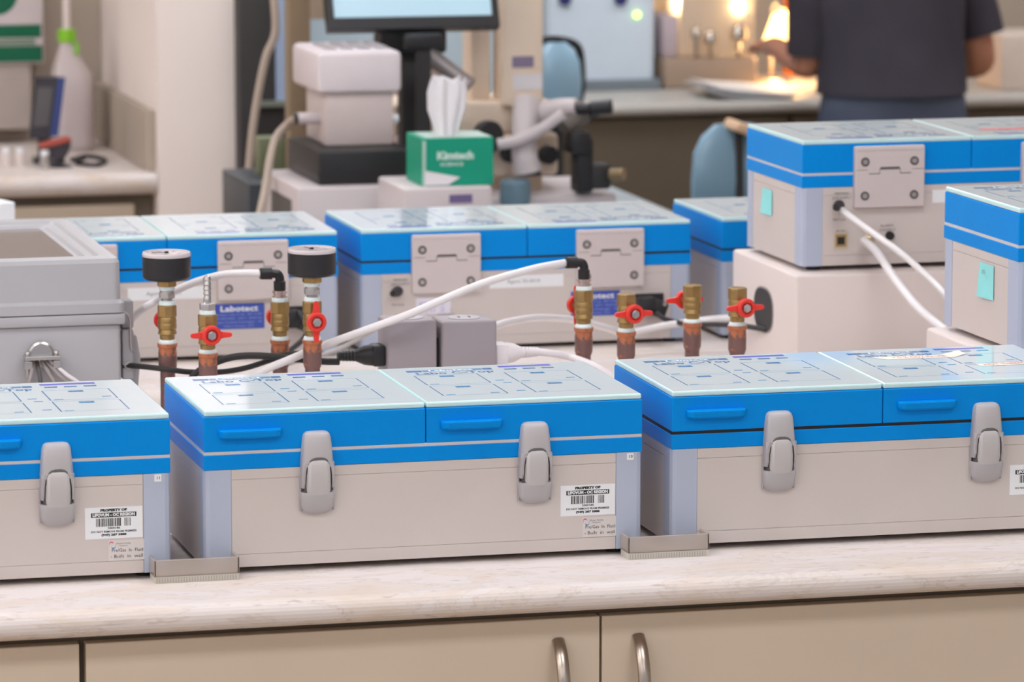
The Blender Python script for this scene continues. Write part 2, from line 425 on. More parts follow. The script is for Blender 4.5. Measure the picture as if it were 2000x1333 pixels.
def cup(b):
    R = []
    for (z, hw, d) in ((.0955, .0200, .0160), (.0925, .0205, .0168), (.085, .0195, .016), (.076, .0190, .013), (.070, .0165, .009), (.0665, .0115, .005), (.0655, .008, .003)):
        R.append(rrect(0, 0, z, hw, d))
    b.loft(R, LATCH)
    b.box(-.0200, -.0185, -.004, 0, .070, .116, LATCH); b.box(.0185, .0200, -.004, 0, .070, .116, LATCH)
def hinge(b):
    b.box(-.0595, .0595, -.010, 0, .0935, .192, HINGE, bev=.0012)
    b.box(-.0595, .0595, -.0112, -.004, .184, .1935, HINGE, bev=.003)
    y = -.0103
    def R(x0, x1, z0, z1, m=DARKM): b.quad((x0, y, z0), (x1, y, z0), (x1, y, z1), (x0, y, z1), m)
    R(-.0165, .0165, .1548, .1590); R(-.036, -.0175, .1478, .1492); R(.0175, .036, .1478, .1492)
    R(-.0575, -.038, .1545, .1552); R(.038, .0575, .1545, .1552)
    R(-.018, -.017, .1485, .157); R(.017, .018, .1485, .157)
def screw(b):
    b.lathe([(0, -.0006), (.0070, -.0006), (.0072, 0), (.0072, .0012), (0, .0012)], DARKM, Matrix.Rotation(PI/2, 4, 'X') @ Matrix.Translation((0, 0, 0)), seg=20)
    b.lathe([(0, .002), (.0038, .002), (.0042, .0014), (.0042, .0005)], STEEL, Matrix.Rotation(PI/2, 4, 'X'), seg=16)
def proplabel(num):
    def f(b):
        w_, h = .0735, .0405; y = -.0002
        FR = Matrix.Rotation(PI/2, 4, 'X')
        b.prism([(-w_/2, -h/2), (w_/2, -h/2), (w_/2, h/2), (-w_/2, h/2)], 0, y, WHITE)
        def R(x0, x1, z0, z1, m): b.quad((x0, y-.0001, z0), (x1, y-.0001, z0), (x1, y-.0001, z1), (x0, y-.0001, z1), m)
        def Tx(s, size, z, wd, m, yy=-.0002, bo=.0003): b.text(s, size, m, Matrix.Translation((0, y+yy, z)) @ FR, bold=bo, width=wd)
        Tx('PROPERTY OF', .0042, .0162, .034, BLACKI)
        R(-.029, .029, .0073, .0132, BLACKI); Tx('LIFOVUM - OC REGION', .0052, .0102, .054, WHITE)
        rnd = random.Random(num); x = -.0225
        while x < .0215:
            g = rnd.choice((.0006, .0009, .0014)); 
            if not (.008 < x < .0135): R(x, min(x+g, .0225), -.0045, .006, BLACKI)
            x += g+rnd.choice((.0005, .0008, .001))
        Tx(str(2000175+num), .0034, -.0068, .016, BLACKI, bo=.0001); Tx('DO NOT REMOVE FROM PREMISES', .0034, -.0113, .058, BLACKI, bo=.0001); Tx('(949) 287 5888', .0036, -.0155, .032, BLACKI, bo=.0002)
    return f
def handsticker(b):
    y = -.0002; FR = Matrix.Rotation(PI/2, 4, 'X'); w_, h = .0465, .0265
    LB = mat('clear note sticker', (214, 206, 202), .5, vary=0)
    b.prism([(-w_/2, -h/2), (w_/2, -h/2), (w_/2, h/2), (-w_/2, h/2)], 0, y, LB)
    for (cx, cz, m, a0) in ((-.0195, .0092, PINKI, .3), (-.0168, .0062, CYANI, 3.4)):
        pts = [(cx+.0026*math.cos(a0+i*.5), y-.0002, cz+.0026*math.sin(a0+i*.5)) for i in range(8)]
        for p, q in zip(pts, pts[1:]):
            b.quad(p, q, (q[0], q[1], q[2]-.0014), (p[0], p[1], p[2]-.0014), m)
    b.text('Lifovum Fertility', .0034, GREYI, Matrix.Translation((-.004, y-.0002, .0088)) @ FR, width=.019)
    b.text('Management', .0026, GREYI, Matrix.Translation((-.004, y-.0002, .0060)) @ FR, width=.011)
    b.text('Pre/Gas  In  Fluid', .0062, BLACKI, Matrix.Translation((.001, y-.0002, .0000)) @ FR @ Matrix.Shear('XZ', 4, (0, 0)), width=.040)
    b.text('- Built  in  wall', .0062, BLACKI, Matrix.Translation((.000, y-.0002, -.0078)) @ FR, width=.041)
def numsticker(n):
    def f(b):
        b.prism([(-.0045, -.0045), (.0045, -.0045), (.0045, .0045), (-.0045, .0045)], 0, -.0003, WHITE)
        b.text(str(n), .0055, BLACKI, Matrix.Translation((.0005, -.0005, 0)) @ Matrix.Rotation(PI/2, 4, 'X'), bold=.0001)
    return f
def nameplate(b):
    FR = Matrix.Rotation(PI/2, 4, 'X')
    b.prism([(-.0435, -.0215), (.0435, -.0215), (.0435, .0215), (-.0435, .0215)], 0, -.0008, PLATEB)
    b.text('Labotect', .0135, WHITE, Matrix.Translation((.001, -.001, .0125)) @ FR, bold=.0003, width=.064)
    PI2 = mat('pale blue print', (150, 165, 214), .5, vary=0)
    for i, (s, z) in enumerate((('Inkubator Labo C-Top   REF 14 300', .003), ('SN 005-0423   230 V  50/60 Hz', -.0035), ('Labor-Technik-Goettingen   CE', -.010), ('Made in Germany  2012', -.0165))):
        b.text(s, .0048, PI2, Matrix.Translation((0, -.001, z)) @ FR, width=.078 if i != 3 else .05)
def shortlabel(s):
    def f(b):
        b.prism([(-.065, -.0105), (.065, -.0105), (.065, .0105), (-.065, .0105)], 0, -.0003, WHITE)
        b.text(s, .0085, GREYI, Matrix.Translation((-.005, -.0005, 0)) @ Matrix.Rotation(PI/2, 4, 'X'), width=.058)
    return f
def inlet(b):
    b.box(-.026, .026, -.004, 0, -.017, .017, BLACK, bev=.002)
    b.box(-.014, .014, -.0055, -.003, -.011, .011, RUBBER, bev=.001)
def plugconn(b):
    b.box(-.026, .004, -.036, -.004, -.016, .014, BLACK, bev=.004)
    b.box(-.003, .026, -.034, -.006, -.017, .012, BLACK, bev=.005, M=Matrix.Rotation(.35, 4, 'Y'))
    b.cyl((.018, -.033, .002), (.018, -.036, .002), .003, STEEL)
def gasknob(b):
    Mx = Matrix.Rotation(PI/2, 4, 'X')
    b.lathe([(0, 0), (.0085, 0), (.0088, .006), (.0078, .008), (.0082, .010), (.0078, .018), (.0060, .026), (.0055, .034), (0, .034)], BLACK, Matrix.Rotation(-.5, 4, 'Z') @ Mx, seg=20)
def socket(b):
    br = mat('ochre socket', (168, 142, 96), .4, metal=.5)
    b.box(-.012, .012, -.0012, 0, -.014, .014, mat('pale bezel', (196, 182, 160), .5))
    b.box(-.009, .009, -.0022, 0, -.010, .010, br); b.box(-.006, .006, -.0025, -.001, -.006, .006, BLACK)
def coax(b):
    Mx = Matrix.Rotation(PI/2, 4, 'X')
    b.lathe([(0, 0), (.0095, 0), (.0095, .002), (.0065, .003), (.0065, .012), (.0048, .013), (.0048, .018), (0, .018)], mat('nickel brass', (196, 180, 150), .3, metal=.9), Mx, seg=18)
def knob2(b):
    b.lathe([(0, 0), (.0072, 0), (.0068, .006), (.0060, .008), (0, .008)], BLACK, Matrix.Rotation(PI/2, 4, 'X'), seg=20)
REART = (('PREMIXED', -.222, .1165, .024), ('GAS SUPPLY', -.222, .1095, .033), ('MAX 0.5 bar', -.226, .0745, .022), ('RS 232', -.2235, .0555, .014), ('ALARM', -.145, .062, .022), ('CONTACT', -.143, .055, .028))
def reartext(g):
    def f(b):
        for (s, x, z, wd) in REART[g[0]:g[1]]:
            b.text(s, .006, DARKM, Matrix.Translation((x, -.0002, z)) @ Matrix.Rotation(PI/2, 4, 'X'), width=wd)
    return f
def foot(b): b.lathe([(0, 0), (.011, 0), (.012, -.004), (.011, -.0082), (0, -.0082)], RUBBER, seg=18)

def incubator(label, x, y, rz, z=Z, black_seal=False, num=None, rear=None, side_note=None, tapes=False, redtape=False, white_note=False):
    t = thing('benchtop_incubator', label, 'incubator', (x, y, z), rz, 'blue and white benchtop incubators')
    part('housing', 'housing', housing, t)
    for sx in (-1, 1):
        for sy in (-1, 1):
            part('corner_post', ('post', sx, sy), post(sx, sy), t)
            part('foot', 'foot', foot, t, (sx*(W/2-.03), sy*(D/2-.03), 0))
    part('base_band', 'band', band, t)
    s = part('seal', ('seal', black_seal), seal(SEALB if black_seal else SEAL), t)
    if black_seal: s['label'] = 'black rubber seal'
    lids = []
    for k, ox in enumerate((-W/2, 0)):
        l = part('lid', 'lid', lid, t, (ox, 0, 0)); lids.append(l)
        g = part('glass_top', 'glass', lidglass, l); g['label'] = 'white-backed glass top'
        pr = part('printed_panel', 'printed', printed, l); pr['label'] = 'blue printed markings and lettering on the glass'
        part('handle', 'lhandle', lidhandle, l, (.0600, -D/2, .1735))
    for ox in (-.144, .144):
        lt = part('latch', 'cup', cup, t, (ox, -D/2+.0005, 0)); lt.scale = (1.12, 1.1, 1)
        part('lever', 'lever', lever, lt); part('tongue', 'tongue', tongue, lt); part('tongue_gap_shade', 'gaprim', gap_shade_rim, lt)
        h = part('hinge', 'hinge', hinge, t, (ox, D/2-.0005, 0), (0, 0, PI))
        for sx in (-.0425, .0415):
            for sz in (.168, .113): part('screw', 'screw', screw, h, (sx, -.0102, sz))
    if num:
        part('property_label', ('pl', num), proplabel(num), t, (.2165, -D/2+.0004, .0665))['label'] = 'white property label with barcode'
        part('note_sticker', 'hs', handsticker, t, (.2325, -D/2+.0004, .0305))['label'] = 'translucent sticker with handwriting'
        if num in (10, 11): part('number_sticker', ('ns', num), numsticker(num), t, (.2735, -D/2-.0001, .1215))['label'] = f'small white sticker reading {num}'
    # rear fittings, x mirrored because the rear faces +y
    RX = lambda u: -u
    ry = D/2-.0004; rr = (0, 0, PI)
    part('name_plate', 'np', nameplate, t, (RX(.120), ry, .065), rr)['label'] = 'blue name plate with white lettering'
    part('power_socket', 'inlet', inlet, t, (RX(.215), ry, .062), rr)
    part('gas_knob', 'gk', gasknob, t, (RX(-.226), ry, .098), rr)
    part('network_socket', 'so', socket, t, (RX(-.2235), ry, .0405), rr)
    part('coaxial_connector', 'cx', coax, t, (RX(-.176), ry, .041), rr)
    part('rear_knob', 'k2', knob2, t, (RX(-.140), ry, .046), rr)
    for g in ((0, 2), (2, 3), (3, 4), (4, 6)): part('rear_lettering', ('rt', g), reartext(g), t, (0, ry, 0), rr)
    if rear: part('paper_label', ('sl', rear), shortlabel(rear), t, (RX(-.002), ry, .1075), rr)['label'] = 'white paper strip label'
    if rear == 'Agent 35-0011': part('power_plug', 'pc', plugconn, t, (RX(.215), ry, .062), rr)
    if rear == 'Agent 35-0010': part('power_plug', 'pc', plugconn, t, (RX(.215), ry, .062), rr)
    if white_note:
        def wn(b):
            b.prism([(-.030, -.013), (.030, -.013), (.030, .015), (-.030, .015)], 0, -.0003, mat('pale lilac paper', (226, 222, 232), .6, vary=.01))
            LI = mat('violet handwriting', (170, 170, 216), .6, vary=0); FR = Matrix.Rotation(PI/2, 4, 'X')
            b.text('gas Lj', .011, LI, Matrix.Translation((-.004, -.0005, .006)) @ FR, width=.044); b.text('Lu 2', .011, LI, Matrix.Translation((.002, -.0005, -.006)) @ FR, width=.036)
        part('handwritten_label', 'wn', wn, t, (RX(-.165), ry, .070), rr)['label'] = 'pale label with violet handwriting'
    if side_note:
        (yy, zz, w_, h, txt) = side_note
        def nt(b):
            n = 6; P = []
            y0 = -w_/2; 
            b.quad((0, y0, -h/2), (-.0045, y0+w_, -h/2-.0), (-.0004, y0+w_, h/2), (0, y0, h/2), NOTE)
            b.quad((-.0004, y0, -h/2), (-.0049, y0+w_, -h/2), (-.0008, y0+w_, h/2), (-.0004, y0, h/2), NOTE)
            if txt: b.text(txt, .010, mat('pencil', (90, 130, 135), .7, vary=0), Matrix.Translation((-.0032, .006, h*.26)) @ Matrix.Rotation(-PI/2, 4, 'Z') @ Matrix.Rotation(PI/2, 4, 'X'), width=.012)
        b = MB(); nt(b)
        # stands on the end seen from the camera: mirrored for a turned incubator
        sgn = 1 if abs(rz) > 1 else -1
        link('sticky_note', b.mesh('sticky_note'), t, (sgn*(W/2+.0006), sgn*yy*-1, zz), (0, 0, PI if sgn > 0 else 0))['label'] = 'aqua blank sticky note'
    if tapes:
        def tp(x0, x1, y, h, txt, fold, par):
            b = MB(); z = H4+.0003; yb = y-h/2; yt = y+h/2
            b.quad((x0, yb, z), (x1, yb, z), (x1, yt, z), (x0, yt, z), CREAM)
            if fold:
                q = [(x1-.001, yb, z), (x1+.022, yb+.020, z+.001), (x1+.022, yt+.028, z+.001), (x1-.014, yt, z)]
                b.quad(q[0], q[1], q[2], q[3], CREAM); b.quad((x0, yb, z), (x0, yt, z), (x0-.016, yt+.004, z), (x0-.010, yb+.010, z), CREAM)
            b.text(txt, h*.8, REDI, Matrix.Translation(((x0+x1)/2, y, z+.0002)), width=(x1-x0)*.8)
            link('tape_strip', b.mesh('tape_strip'), par)['label'] = 'cream paper tape with red lettering'
        tp(.073, .170, -D/2+.205, .024, '+ 5 % CO2 IN USE', True, lids[1]); tp(.176, .262, -D/2+.120, .022, 'HOT THERMO-', False, lids[1])
    if redtape:
        b = MB(); z = H4+.0003
        b.quad((-.0, -.02, z), (.105, -.02, z), (.105, .0, z), (0, 0, z), REDTAPE)
        link('red_tape_strip', b.mesh('red_tape_strip'), lids[0], (.135, .06, 0))['label'] = 'red tape on the glass'
    return t

incubator('front-row incubator in the middle, with a small sticker reading 10 on its corner post', .5202, 1.0237, 0, num=10)
incubator('front-row incubator at the right, with a black seal line and cream tape on its lid', 1.142, 1.0261, -.0083, num=12, black_seal=True, tapes=True)
incubator('front-row incubator at the left edge, with a small sticker reading 11 on its corner post', -.1027, 1.0212, -.0009, num=11)
incubator('back-row incubator in the middle, hinges to the front, behind the white tube and grey outlets', 1.1177, 2.7923, PI+.0047, num=13, black_seal=True, rear='Agent 35-0010', white_note=True)
incubator('back-row incubator at the left, hinges to the front, behind the two black pressure gauges', .4999, 2.7925, PI-.0108, num=14, black_seal=True, rear='Agent 35-0011')
incubator('raised incubator on the white stand, with two white lines plugged into its hinge side', 1.7344, 2.3073, PI+.0113, z=1.0843, num=15, rear='B', side_note=(.030, .086, .048, .042, ''), redtape=True)
incubator('incubator at the right edge, end-on with an aqua sticky note, on a low white stand', 1.7663, 1.4331, .0259, z=1.0761, num=16, side_note=(-.03, .085, .053, .05, '#11'), tapes=True)
incubator('farthest incubator, partly hidden behind the white stand of the raised incubator', 1.7552, 2.8074, PI+.0119, num=17, black_seal=True, rear='C')

# ------------------------------------------------------------------ clear corner trays
def tray(px0, px1, pyb, label):
    A = atz(px0, pyb+4, T0); Bp = atz(px1, pyb-6, T0); w_ = Bp.x-A.x; yf = .842
    t = thing('corner_tray', label, 'tray', (A.x, yf, T0), 0, 'clear plastic corner trays')
    th = .003; h = .030
    b = MB()
    b.box(0, w_, 0, .036, .0085, .0105, ACRY, bev=.0008); b.box(0, w_, 0, th, .0085, h, ACRY, bev=.001)
    b.box(0, th, 0, .036, .0085, h, ACRY, bev=.001)
    b.box(w_-th, w_, 0, .036, .0085, h, ACRY, bev=.001)
    link('tray_shell', b.mesh('tray_shell'), t)
    b = MB(); b.box(.001, w_-.001, .001, .037, 0, .0083, mat('pale rubber pad', (206, 200, 190), .6))
    n = int(w_/.0035)
    PD = mat('pad groove', (178, 172, 160), .7, vary=0)
    for i in range(1, n): b.box(.0035*i-.0006, .0035*i+.0006, .0002, .002, .001, .0070, PD)
    g = link('ribbed_pad', b.mesh('ribbed_pad'), t); g['label'] = 'pale pad with fine ribs'
tray(300, 465, 1140-4, 'clear plastic corner tray at the gap between the left and middle front incubators')
tray(1222, 1378, 1092-4, 'clear plastic corner tray at the gap between the middle and right front incubators')

# ------------------------------------------------------------------ gas outlet pipes
FRY, BKY = 1.72, 1.80
def hexp(r): return [(r*math.cos(PI/6+PI/3*k), r*math.sin(PI/6+PI/3*k)) for k in range(6)]
def octp(r): return [(r*math.cos(PI/8+PI/4*k), r*math.sin(PI/8+PI/4*k)) for k in range(8)]
def outlet(px, py_cop, back, label, top, vertical=False, tall=1.0):
    Y = BKY if back else FRY
    p = at(px, py_cop, Y); zc = p.z; s = 1.0
    t = thing('gas_outlet', label, 'gas outlet', (p.x, Y, T0), (.13 if px > 900 else 0), 'copper gas outlets with brass valves')
    h = zc-T0
    b = MB()
    b.lathe([(.0110, -h), (.0110, -.042), (.0118, -.0415), (.0135, -.036), (.0137, -.014), (.0132, -.010), (.0132, -.006), (.0146, -.005), (.0150, 0), (.0120, .0002), (.0100, .0002)], COPPER)
    link('copper_pipe', b.mesh('copper_pipe'), t, (0, 0, h))
    b = MB(); b.lathe([(.0128, -.001), (.0132, .002), (.0120, .005), (.0105, .006)], TAPEW, Matrix.Translation((0, 0, h)), seg=18); link('thread_tape', b.mesh('thread_tape'), t)
    # ball valve body
    b = MB(); v = h+.004
    b.lathe([(.0100, 0), (.0110, .004), (.0110, .009), (.0140, .0105), (.0130, .0155), (.0126, .017), (.0138, .0185), (.0140, .024), (.0134, .026), (.0138, .029), (.0130, .034), (.0118, .0375)], BRASS, Matrix.Translation((0, 0, v)))
    b.prism([(x, y) for x, y in octp(.0145)], v+.036, v+.053, BRASS, 'xy', bev=.0009)
    b.lathe([(.0125, .052), (.0125, .0535), (.0095, .0535), (.009, .045)], BRASS, Matrix.Translation((0, 0, v)))
    sy = 1 if back else -1
    b.cyl((0, 0, v+.0265), (0, sy*.026, v+.0265), .0085, BRASS)
    link('valve_body', b.mesh('valve_body'), t)
    # butterfly lever
    b = MB(); hy = sy*.030; hz = v+.0265
    MY = Matrix.Translation((0, hy, hz)) @ Matrix.Rotation(PI/2, 4, 'X') @ (Matrix.Rotation(PI/2, 4, 'Z') if vertical else Matrix.Identity(4)) @ Matrix.Rotation(PI*(0 if sy < 0 else 1), 4, 'X')
    b.lathe([(.0075, -.005), (.0135, -.005), (.0145, -.002), (.0145, .003), (.0125, .005), (.0092, .005), (.0085, .001), (.0050, .001)], RED, MY)
    for k in (-1, 1):
        wing = [(k*.0125, -.0062), (k*.019, -.0045), (k*.026, -.0040), (k*.0295, -.0032), (k*.0310, 0), (k*.0295, .0030), (k*.026, .0036), (k*.019, .0042), (k*.0125, .0060)]
        b.prism(wing, -.004, .0005, RED, 'xy', bev=.001, M=MY)
    hd = link('valve_handle', b.mesh('valve_handle'), t); hd['label'] = 'red butterfly handle'
    b = MB(); b.prism(hexp(.0066), .001, .0062, STEEL, 'xy', bev=.0006, M=MY); b.lathe([(0, .0085), (.0038, .0085), (.0038, .006)], STEEL, MY, seg=16)
    link('handle_nut', b.mesh('handle_nut'), hd)
    zt = v+.0535
    def TP(z0): 
        bb = MB(); bb.lathe([(.0118, 0), (.0122, .003), (.0112, .0065), (.009, .0072)], TAPEW, Matrix.Translation((0, 0, z0)), seg=18); link('thread_tape', bb.mesh('thread_tape'), t)
    if top in ('gauge', 'gauge2'):
        TP(zt-.0005)
        b = MB(); b.lathe([(.0078, .005), (.0078, .009), (.0092, .010)], STEEL, Matrix.Translation((0, 0, zt))); b.prism(hexp(.0125), zt+.010, zt+.019, STEEL, 'xy', bev=.001); b.lathe([(.0105, .018), (.010, .023), (.008, .0235)], STEEL, Matrix.Translation((0, 0, zt)))
        link('adapter', b.mesh('adapter'), t)
        TP(zt+.022)
        b = MB(); b.prism([(x*1.12, y*1.12) for x, y in hexp(.0135)], zt+.0275, zt+.037, BRASS, 'xy', bev=.001); link('gauge_nut', b.mesh('gauge_nut'), t)
        g0 = zt+.036; r = .0355
        b = MB(); b.lathe([(0, 0), (.022, 0), (r-.003, .0025), (r, .006), (r, .0365), (r-.0005, .037)], BLACK, Matrix.Translation((0, 0, g0)), seg=48)
        cs = link('gauge_case', b.mesh('gauge_case'), t); cs['label'] = 'black round gauge case'
        b = MB(); b.lathe([(r, .0365), (r+.0003, .040), (r-.0008, .0425), (r-.0035, .0425), (r-.004, .0405)], mat('clear rim', (206, 198, 200), .15, vary=0, spec=.6), Matrix.Translation((0, 0, g0)), seg=48)
        link('rim', b.mesh('rim'), cs)
        b = MB(); Mz = Matrix.Translation((0, 0, g0+.0407)) @ Matrix.Rotation(.4 if top == 'gauge' else -.6, 4, 'Z')
        FACE = mat('gauge face', (206, 196, 198), .10, vary=0, spec=.7)
        b.lathe([(0, 0), (r-.0038, 0)], FACE, Mz, seg=40, smooth=False)
        for i in range(21):
            a = math.radians(-45+i*13.5); L_ = .006 if i % 5 == 0 else .0035
            b.quad(*[(q[0], q[1], .0002) for q in ((math.cos(a-.012)*(r-.006), math.sin(a-.012)*(r-.006)), (math.cos(a+.012)*(r-.006), math.sin(a+.012)*(r-.006)), (math.cos(a+.012)*(r-.006-L_), math.sin(a+.012)*(r-.006-L_)), (math.cos(a-.012)*(r-.006-L_), math.sin(a-.012)*(r-.006-L_)))], BLACKI, M=Mz)
        for i in range(5):
            a = math.radians(-45+i*67.5); b.text(str(60-i*15), .007, BLACKI, Mz @ Matrix.Translation((math.cos(a)*.019, math.sin(a)*.019, .0002)), bold=.0002)
        b.text('psi', .006, BLACKI, Mz @ Matrix.Translation((0, -.010, .0002)))
        dl = link('dial', b.mesh('dial'), cs); dl['label'] = 'pale dial with black figures'
        b = MB(); b.box(-.001, .001, -.004, .022, .0008, .0014, BLACKI, M=Mz @ Matrix.Rotation(.9, 4, 'Z')); b.lathe([(0, .003), (.003, .0025), (.003, .0003)], BLACKI, Mz, seg=14); link('needle', b.mesh('needle'), cs)
    elif top == 'barb':
        TP(zt-.0005)
        b = MB(); b.prism(hexp(.0125), zt+.0065, zt+.016, STEEL, 'xy', bev=.001)
        b.lathe([(.0085, .015), (.0060, .0175), (.0058, .021)] + [q for i in range(5) for q in ((.0050, .021+i*.007), (.0060, .0225+i*.007), (.0048, .0278+i*.007))] + [(.0035, .0565), (.0025, .0565)], STEEL, Matrix.Translation((0, 0, zt)))
        link('hose_barb', b.mesh('hose_barb'), t)
    elif top == 'elbow':
        TP(zt-.0005)
        b = MB(); b.lathe([(.0100, .005), (.0115, .007), (.0115, .009), (.0092, .0095), (.0092, .0125), (.0110, .013), (.0110, .0165), (.008, .017)], mat('nickel fitting', (206, 186, 178), .25, metal=.85), Matrix.Translation((0, 0, zt)))
        link('push_fitting', b.mesh('push_fitting'), t)
        b = MB(); b.lathe([(.0085, .0165), (.0090, .018), (.0090, .030), (.0075, .031)], BLACK, Matrix.Translation((0, 0, zt)))
        b.tube([(0, 0, zt+.028), (0, 0, zt+.035), (-.003, 0, zt+.0405), (-.010, 0, zt+.042), (-.016, 0, zt+.042)], .0068, BLACK)
        b.cyl((-.012, 0, zt+.042), (-.028, 0, zt+.0425), .0090, BLACK, seg=24); b.cyl((-.028, 0, zt+.0425), (-.030, 0, zt+.0425), .0078, BLACK)
        e = link('elbow', b.mesh('elbow'), t); e['label'] = 'black plastic elbow'
    bpy.context.view_layer.update()
    return t, Vector((p.x, Y, zt+T0))
GAP = [('gauge', 327, 671, True, 'copper gas outlet with a black gauge beside the grey enclosure', True),
       ('barb', 406, 690, False, 'copper gas outlet with a bare steel hose barb on top', False),
       ('elbow', 547, 664, True, 'gas outlet with a black elbow and tube, left of the second gauge', True),
       ('gauge2', 610, 664, False, 'copper gas outlet with a black gauge and its red handle standing upright', True),
       ('elbow', 1140, 640, True, 'gas outlet with a black elbow feeding the long rising white tube', True),
       ('open', 1223, 648, False, 'open-topped gas outlet in front of the black mains plug of the middle incubator', False),
       ('open', 1352, 630, True, 'open-topped gas outlet with its red handle behind the brass body', False),
       ('open', 1440, 636, False, 'open-topped gas outlet nearest the hole in the white stand', False)]
OUT = []
for top, px, py, bk, lb, vert in GAP: OUT.append(outlet(px, py, bk, lb, top, vert))

# ------------------------------------------------------------------ tubes and cables
def cable(name, label, cat, pts, r, m, group=None, sub=10):
    P = [Vector(p) for p in pts]; o0 = P[0].copy()
    b = MB(); b.tube([p-o0 for p in P], r, m, seg=12, sub=sub); return tag(link(name, b.mesh(name), None, o0), label, cat, group)
e1 = OUT[2][1]; e2 = OUT[4][1]
E1 = Vector((e1.x-.028, BKY, e1.z+.0425)); E2 = Vector((e2.x-.028, BKY, e2.z+.0425))
cable('gas_tube', 'milky white tube from the black elbow, arching down behind the grey enclosure', 'tube',
      [E1+Vector((.004, 0, 0)), at(480, 534, 1.82), at(430, 538, 1.86), at(370, 556, 1.92), at(310, 586, 1.98), at(270, 612, 2.02), at(240, 660, 2.32)], .0058, TUBE, 'milky gas tubes')
cable('gas_tube', 'long milky tube falling to the left in front of the middle back incubator', 'tube',
      [E2+Vector((.004, 0, 0)), at(1040, 526, 1.775), at(940, 555, 1.745), at(860, 588, 1.722), at(800, 614, 1.715), at(740, 636, 1.722), at(690, 654, 1.735), at(620, 680, 1.744), at(560, 705, 1.744), at(520, 722, 1.744), at(470, 752, 1.74), at(440, 790, 1.735)], .0058, TUBE, 'milky gas tubes')
PXY = 1.76
plz = at(715, 696, PXY).z
cable('mains_cable', 'black cable from the plug running left behind the second gauge outlet', 'cable',
      [at(662, 707, 1.76), at(625, 706, 1.758), at(560, 700, 1.757), at(500, 695, 1.757), at(450, 699, 1.757), at(405, 716, 1.757), at(375, 738, 1.757), at(345, 790, 1.72)], .0052, RUBBER)
cable('mains_cable', 'thin black cable sagging low between the outlets from the enclosure', 'cable',
      [at(240, 716, 1.85), at(262, 715, 1.84), at(320, 721, 1.77), at(370, 727, 1.771), at(430, 727, 1.771), at(480, 719, 1.771), at(530, 703, 1.771), at(560, 693, 1.771), at(600, 690, 1.771)], .0042, RUBBER)
# black plug and grey outlet boxes
def plug(b, m, s=1):
    b.box(-.020*s if s > 0 else 0, 0 if s > 0 else .020, -.016, .016, -.016, .016, m, bev=.004)
    R = []
    for (x, hy, hz) in ((-.018, .016, .0165), (-.030, .014, .0145), (-.040, .010, .0100), (-.044, .008, .008)):
        R.append([(x*s, hy*math.cos(2*PI*k/16), hz*math.sin(2*PI*k/16)) for k in range(16)])
    b.loft(R, m)
    for i in range(5): b.cyl(((-.044-.005*i)*s, 0, 0), ((-.0475-.005*i)*s, 0, 0), .0085-.0003*i, m)
    b.cyl((-.044*s, 0, 0), (-.070*s, 0, 0), .0065, m)
def outbox(px0, px1, py_t, label):
    A = at(px0, py_t, 1.735); Bx = at(px1, py_t, 1.735); w_ = Bx.x-A.x; h = A.z-T0
    t = thing('outlet_pedestal', label, 'power outlet', ((A.x+Bx.x)/2, 1.735+.035, T0), 0, 'grey outlet pedestals on the island')
    b = MB(); b.box(-w_/2, w_/2, -.035, .035, 0, h, OUTLET, bev=.005, seg=3); link('housing', b.mesh('housing'), t)
    b = MB(); b.lathe([(.024, 0), (.024, .0015), (.021, .0018), (0, .0010)], mat('outlet top', (176, 170, 174), .4), Matrix.Translation((0, 0, h-.0004)), seg=28)
    for (x, y) in ((-.008, 0), (.008, 0)): b.box(x-.0012, x+.0012, y-.005, y+.005, h+.0006, h+.0016, BLACKI)
    link('top_socket', b.mesh('top_socket'), t); return A, Bx, h, t
A1, B1, h1, T1 = outbox(757, 854, 629, 'grey outlet pedestal with the black plug in its left side')
A2, B2, h2, T2 = outbox(863, 971, 629, 'grey outlet pedestal with the white plug in its right side')
b = MB(); b.box(B1.x+.0005-(B1.x+A2.x)/2, A2.x-.0005-(B1.x+A2.x)/2, 0, .04, 0, h1-.03, BLACK); tag(link('joining_bracket', b.mesh('joining_bracket'), None, ((B1.x+A2.x)/2, 1.755, T0)), 'dark bracket joining the two grey outlet pedestals', 'bracket')
pp = at(745, 693, PXY)
o = single('mains_plug', 'black moulded plug pushed into the left grey outlet pedestal', 'plug', lambda b: plug(b, BLACK), (A1.x-.0005, PXY, pp.z))
pp = at(985, 690, PXY)
o = single('mains_plug', 'white moulded plug pushed into the right grey outlet pedestal', 'plug', lambda b: plug(b, CABLEW, -1), (B2.x+.0005, PXY, pp.z))
cable('mains_cable', 'white cable from the white plug lying low behind the middle front incubator', 'cable',
      [Vector((B2.x+.066, PXY, pp.z)), at(1085, 692, PXY), at(1120, 700, PXY), at(1165, 718, 1.70), at(1230, 760, 1.68)], .0055, CABLEW)
cable('gas_tube', 'white tube emerging behind the right outlet pedestal towards the middle back incubator', 'tube',
      [at(960, 640, 1.86), at(990, 630, 1.95), at(1050, 621, 2.1), at(1120, 625, 2.3), at(1180, 640, 2.4), at(1225, 650, 2.50), at(1300, 636, 2.535), at(1380, 625, 2.525), at(1431, 621, 2.455)], .0058, TUBE, 'milky gas tubes')
cable('mains_cable', 'thin grey lead rising beside the left outlet pedestal', 'cable',
      [at(560, 712, 2.35), at(640, 690, 2.3), at(690, 668, 2.28), at(740, 640, 2.2), at(775, 630, 2.1), at(790, 640, 2.0)], .0036, mat('grey lead', (168, 164, 162), .5))
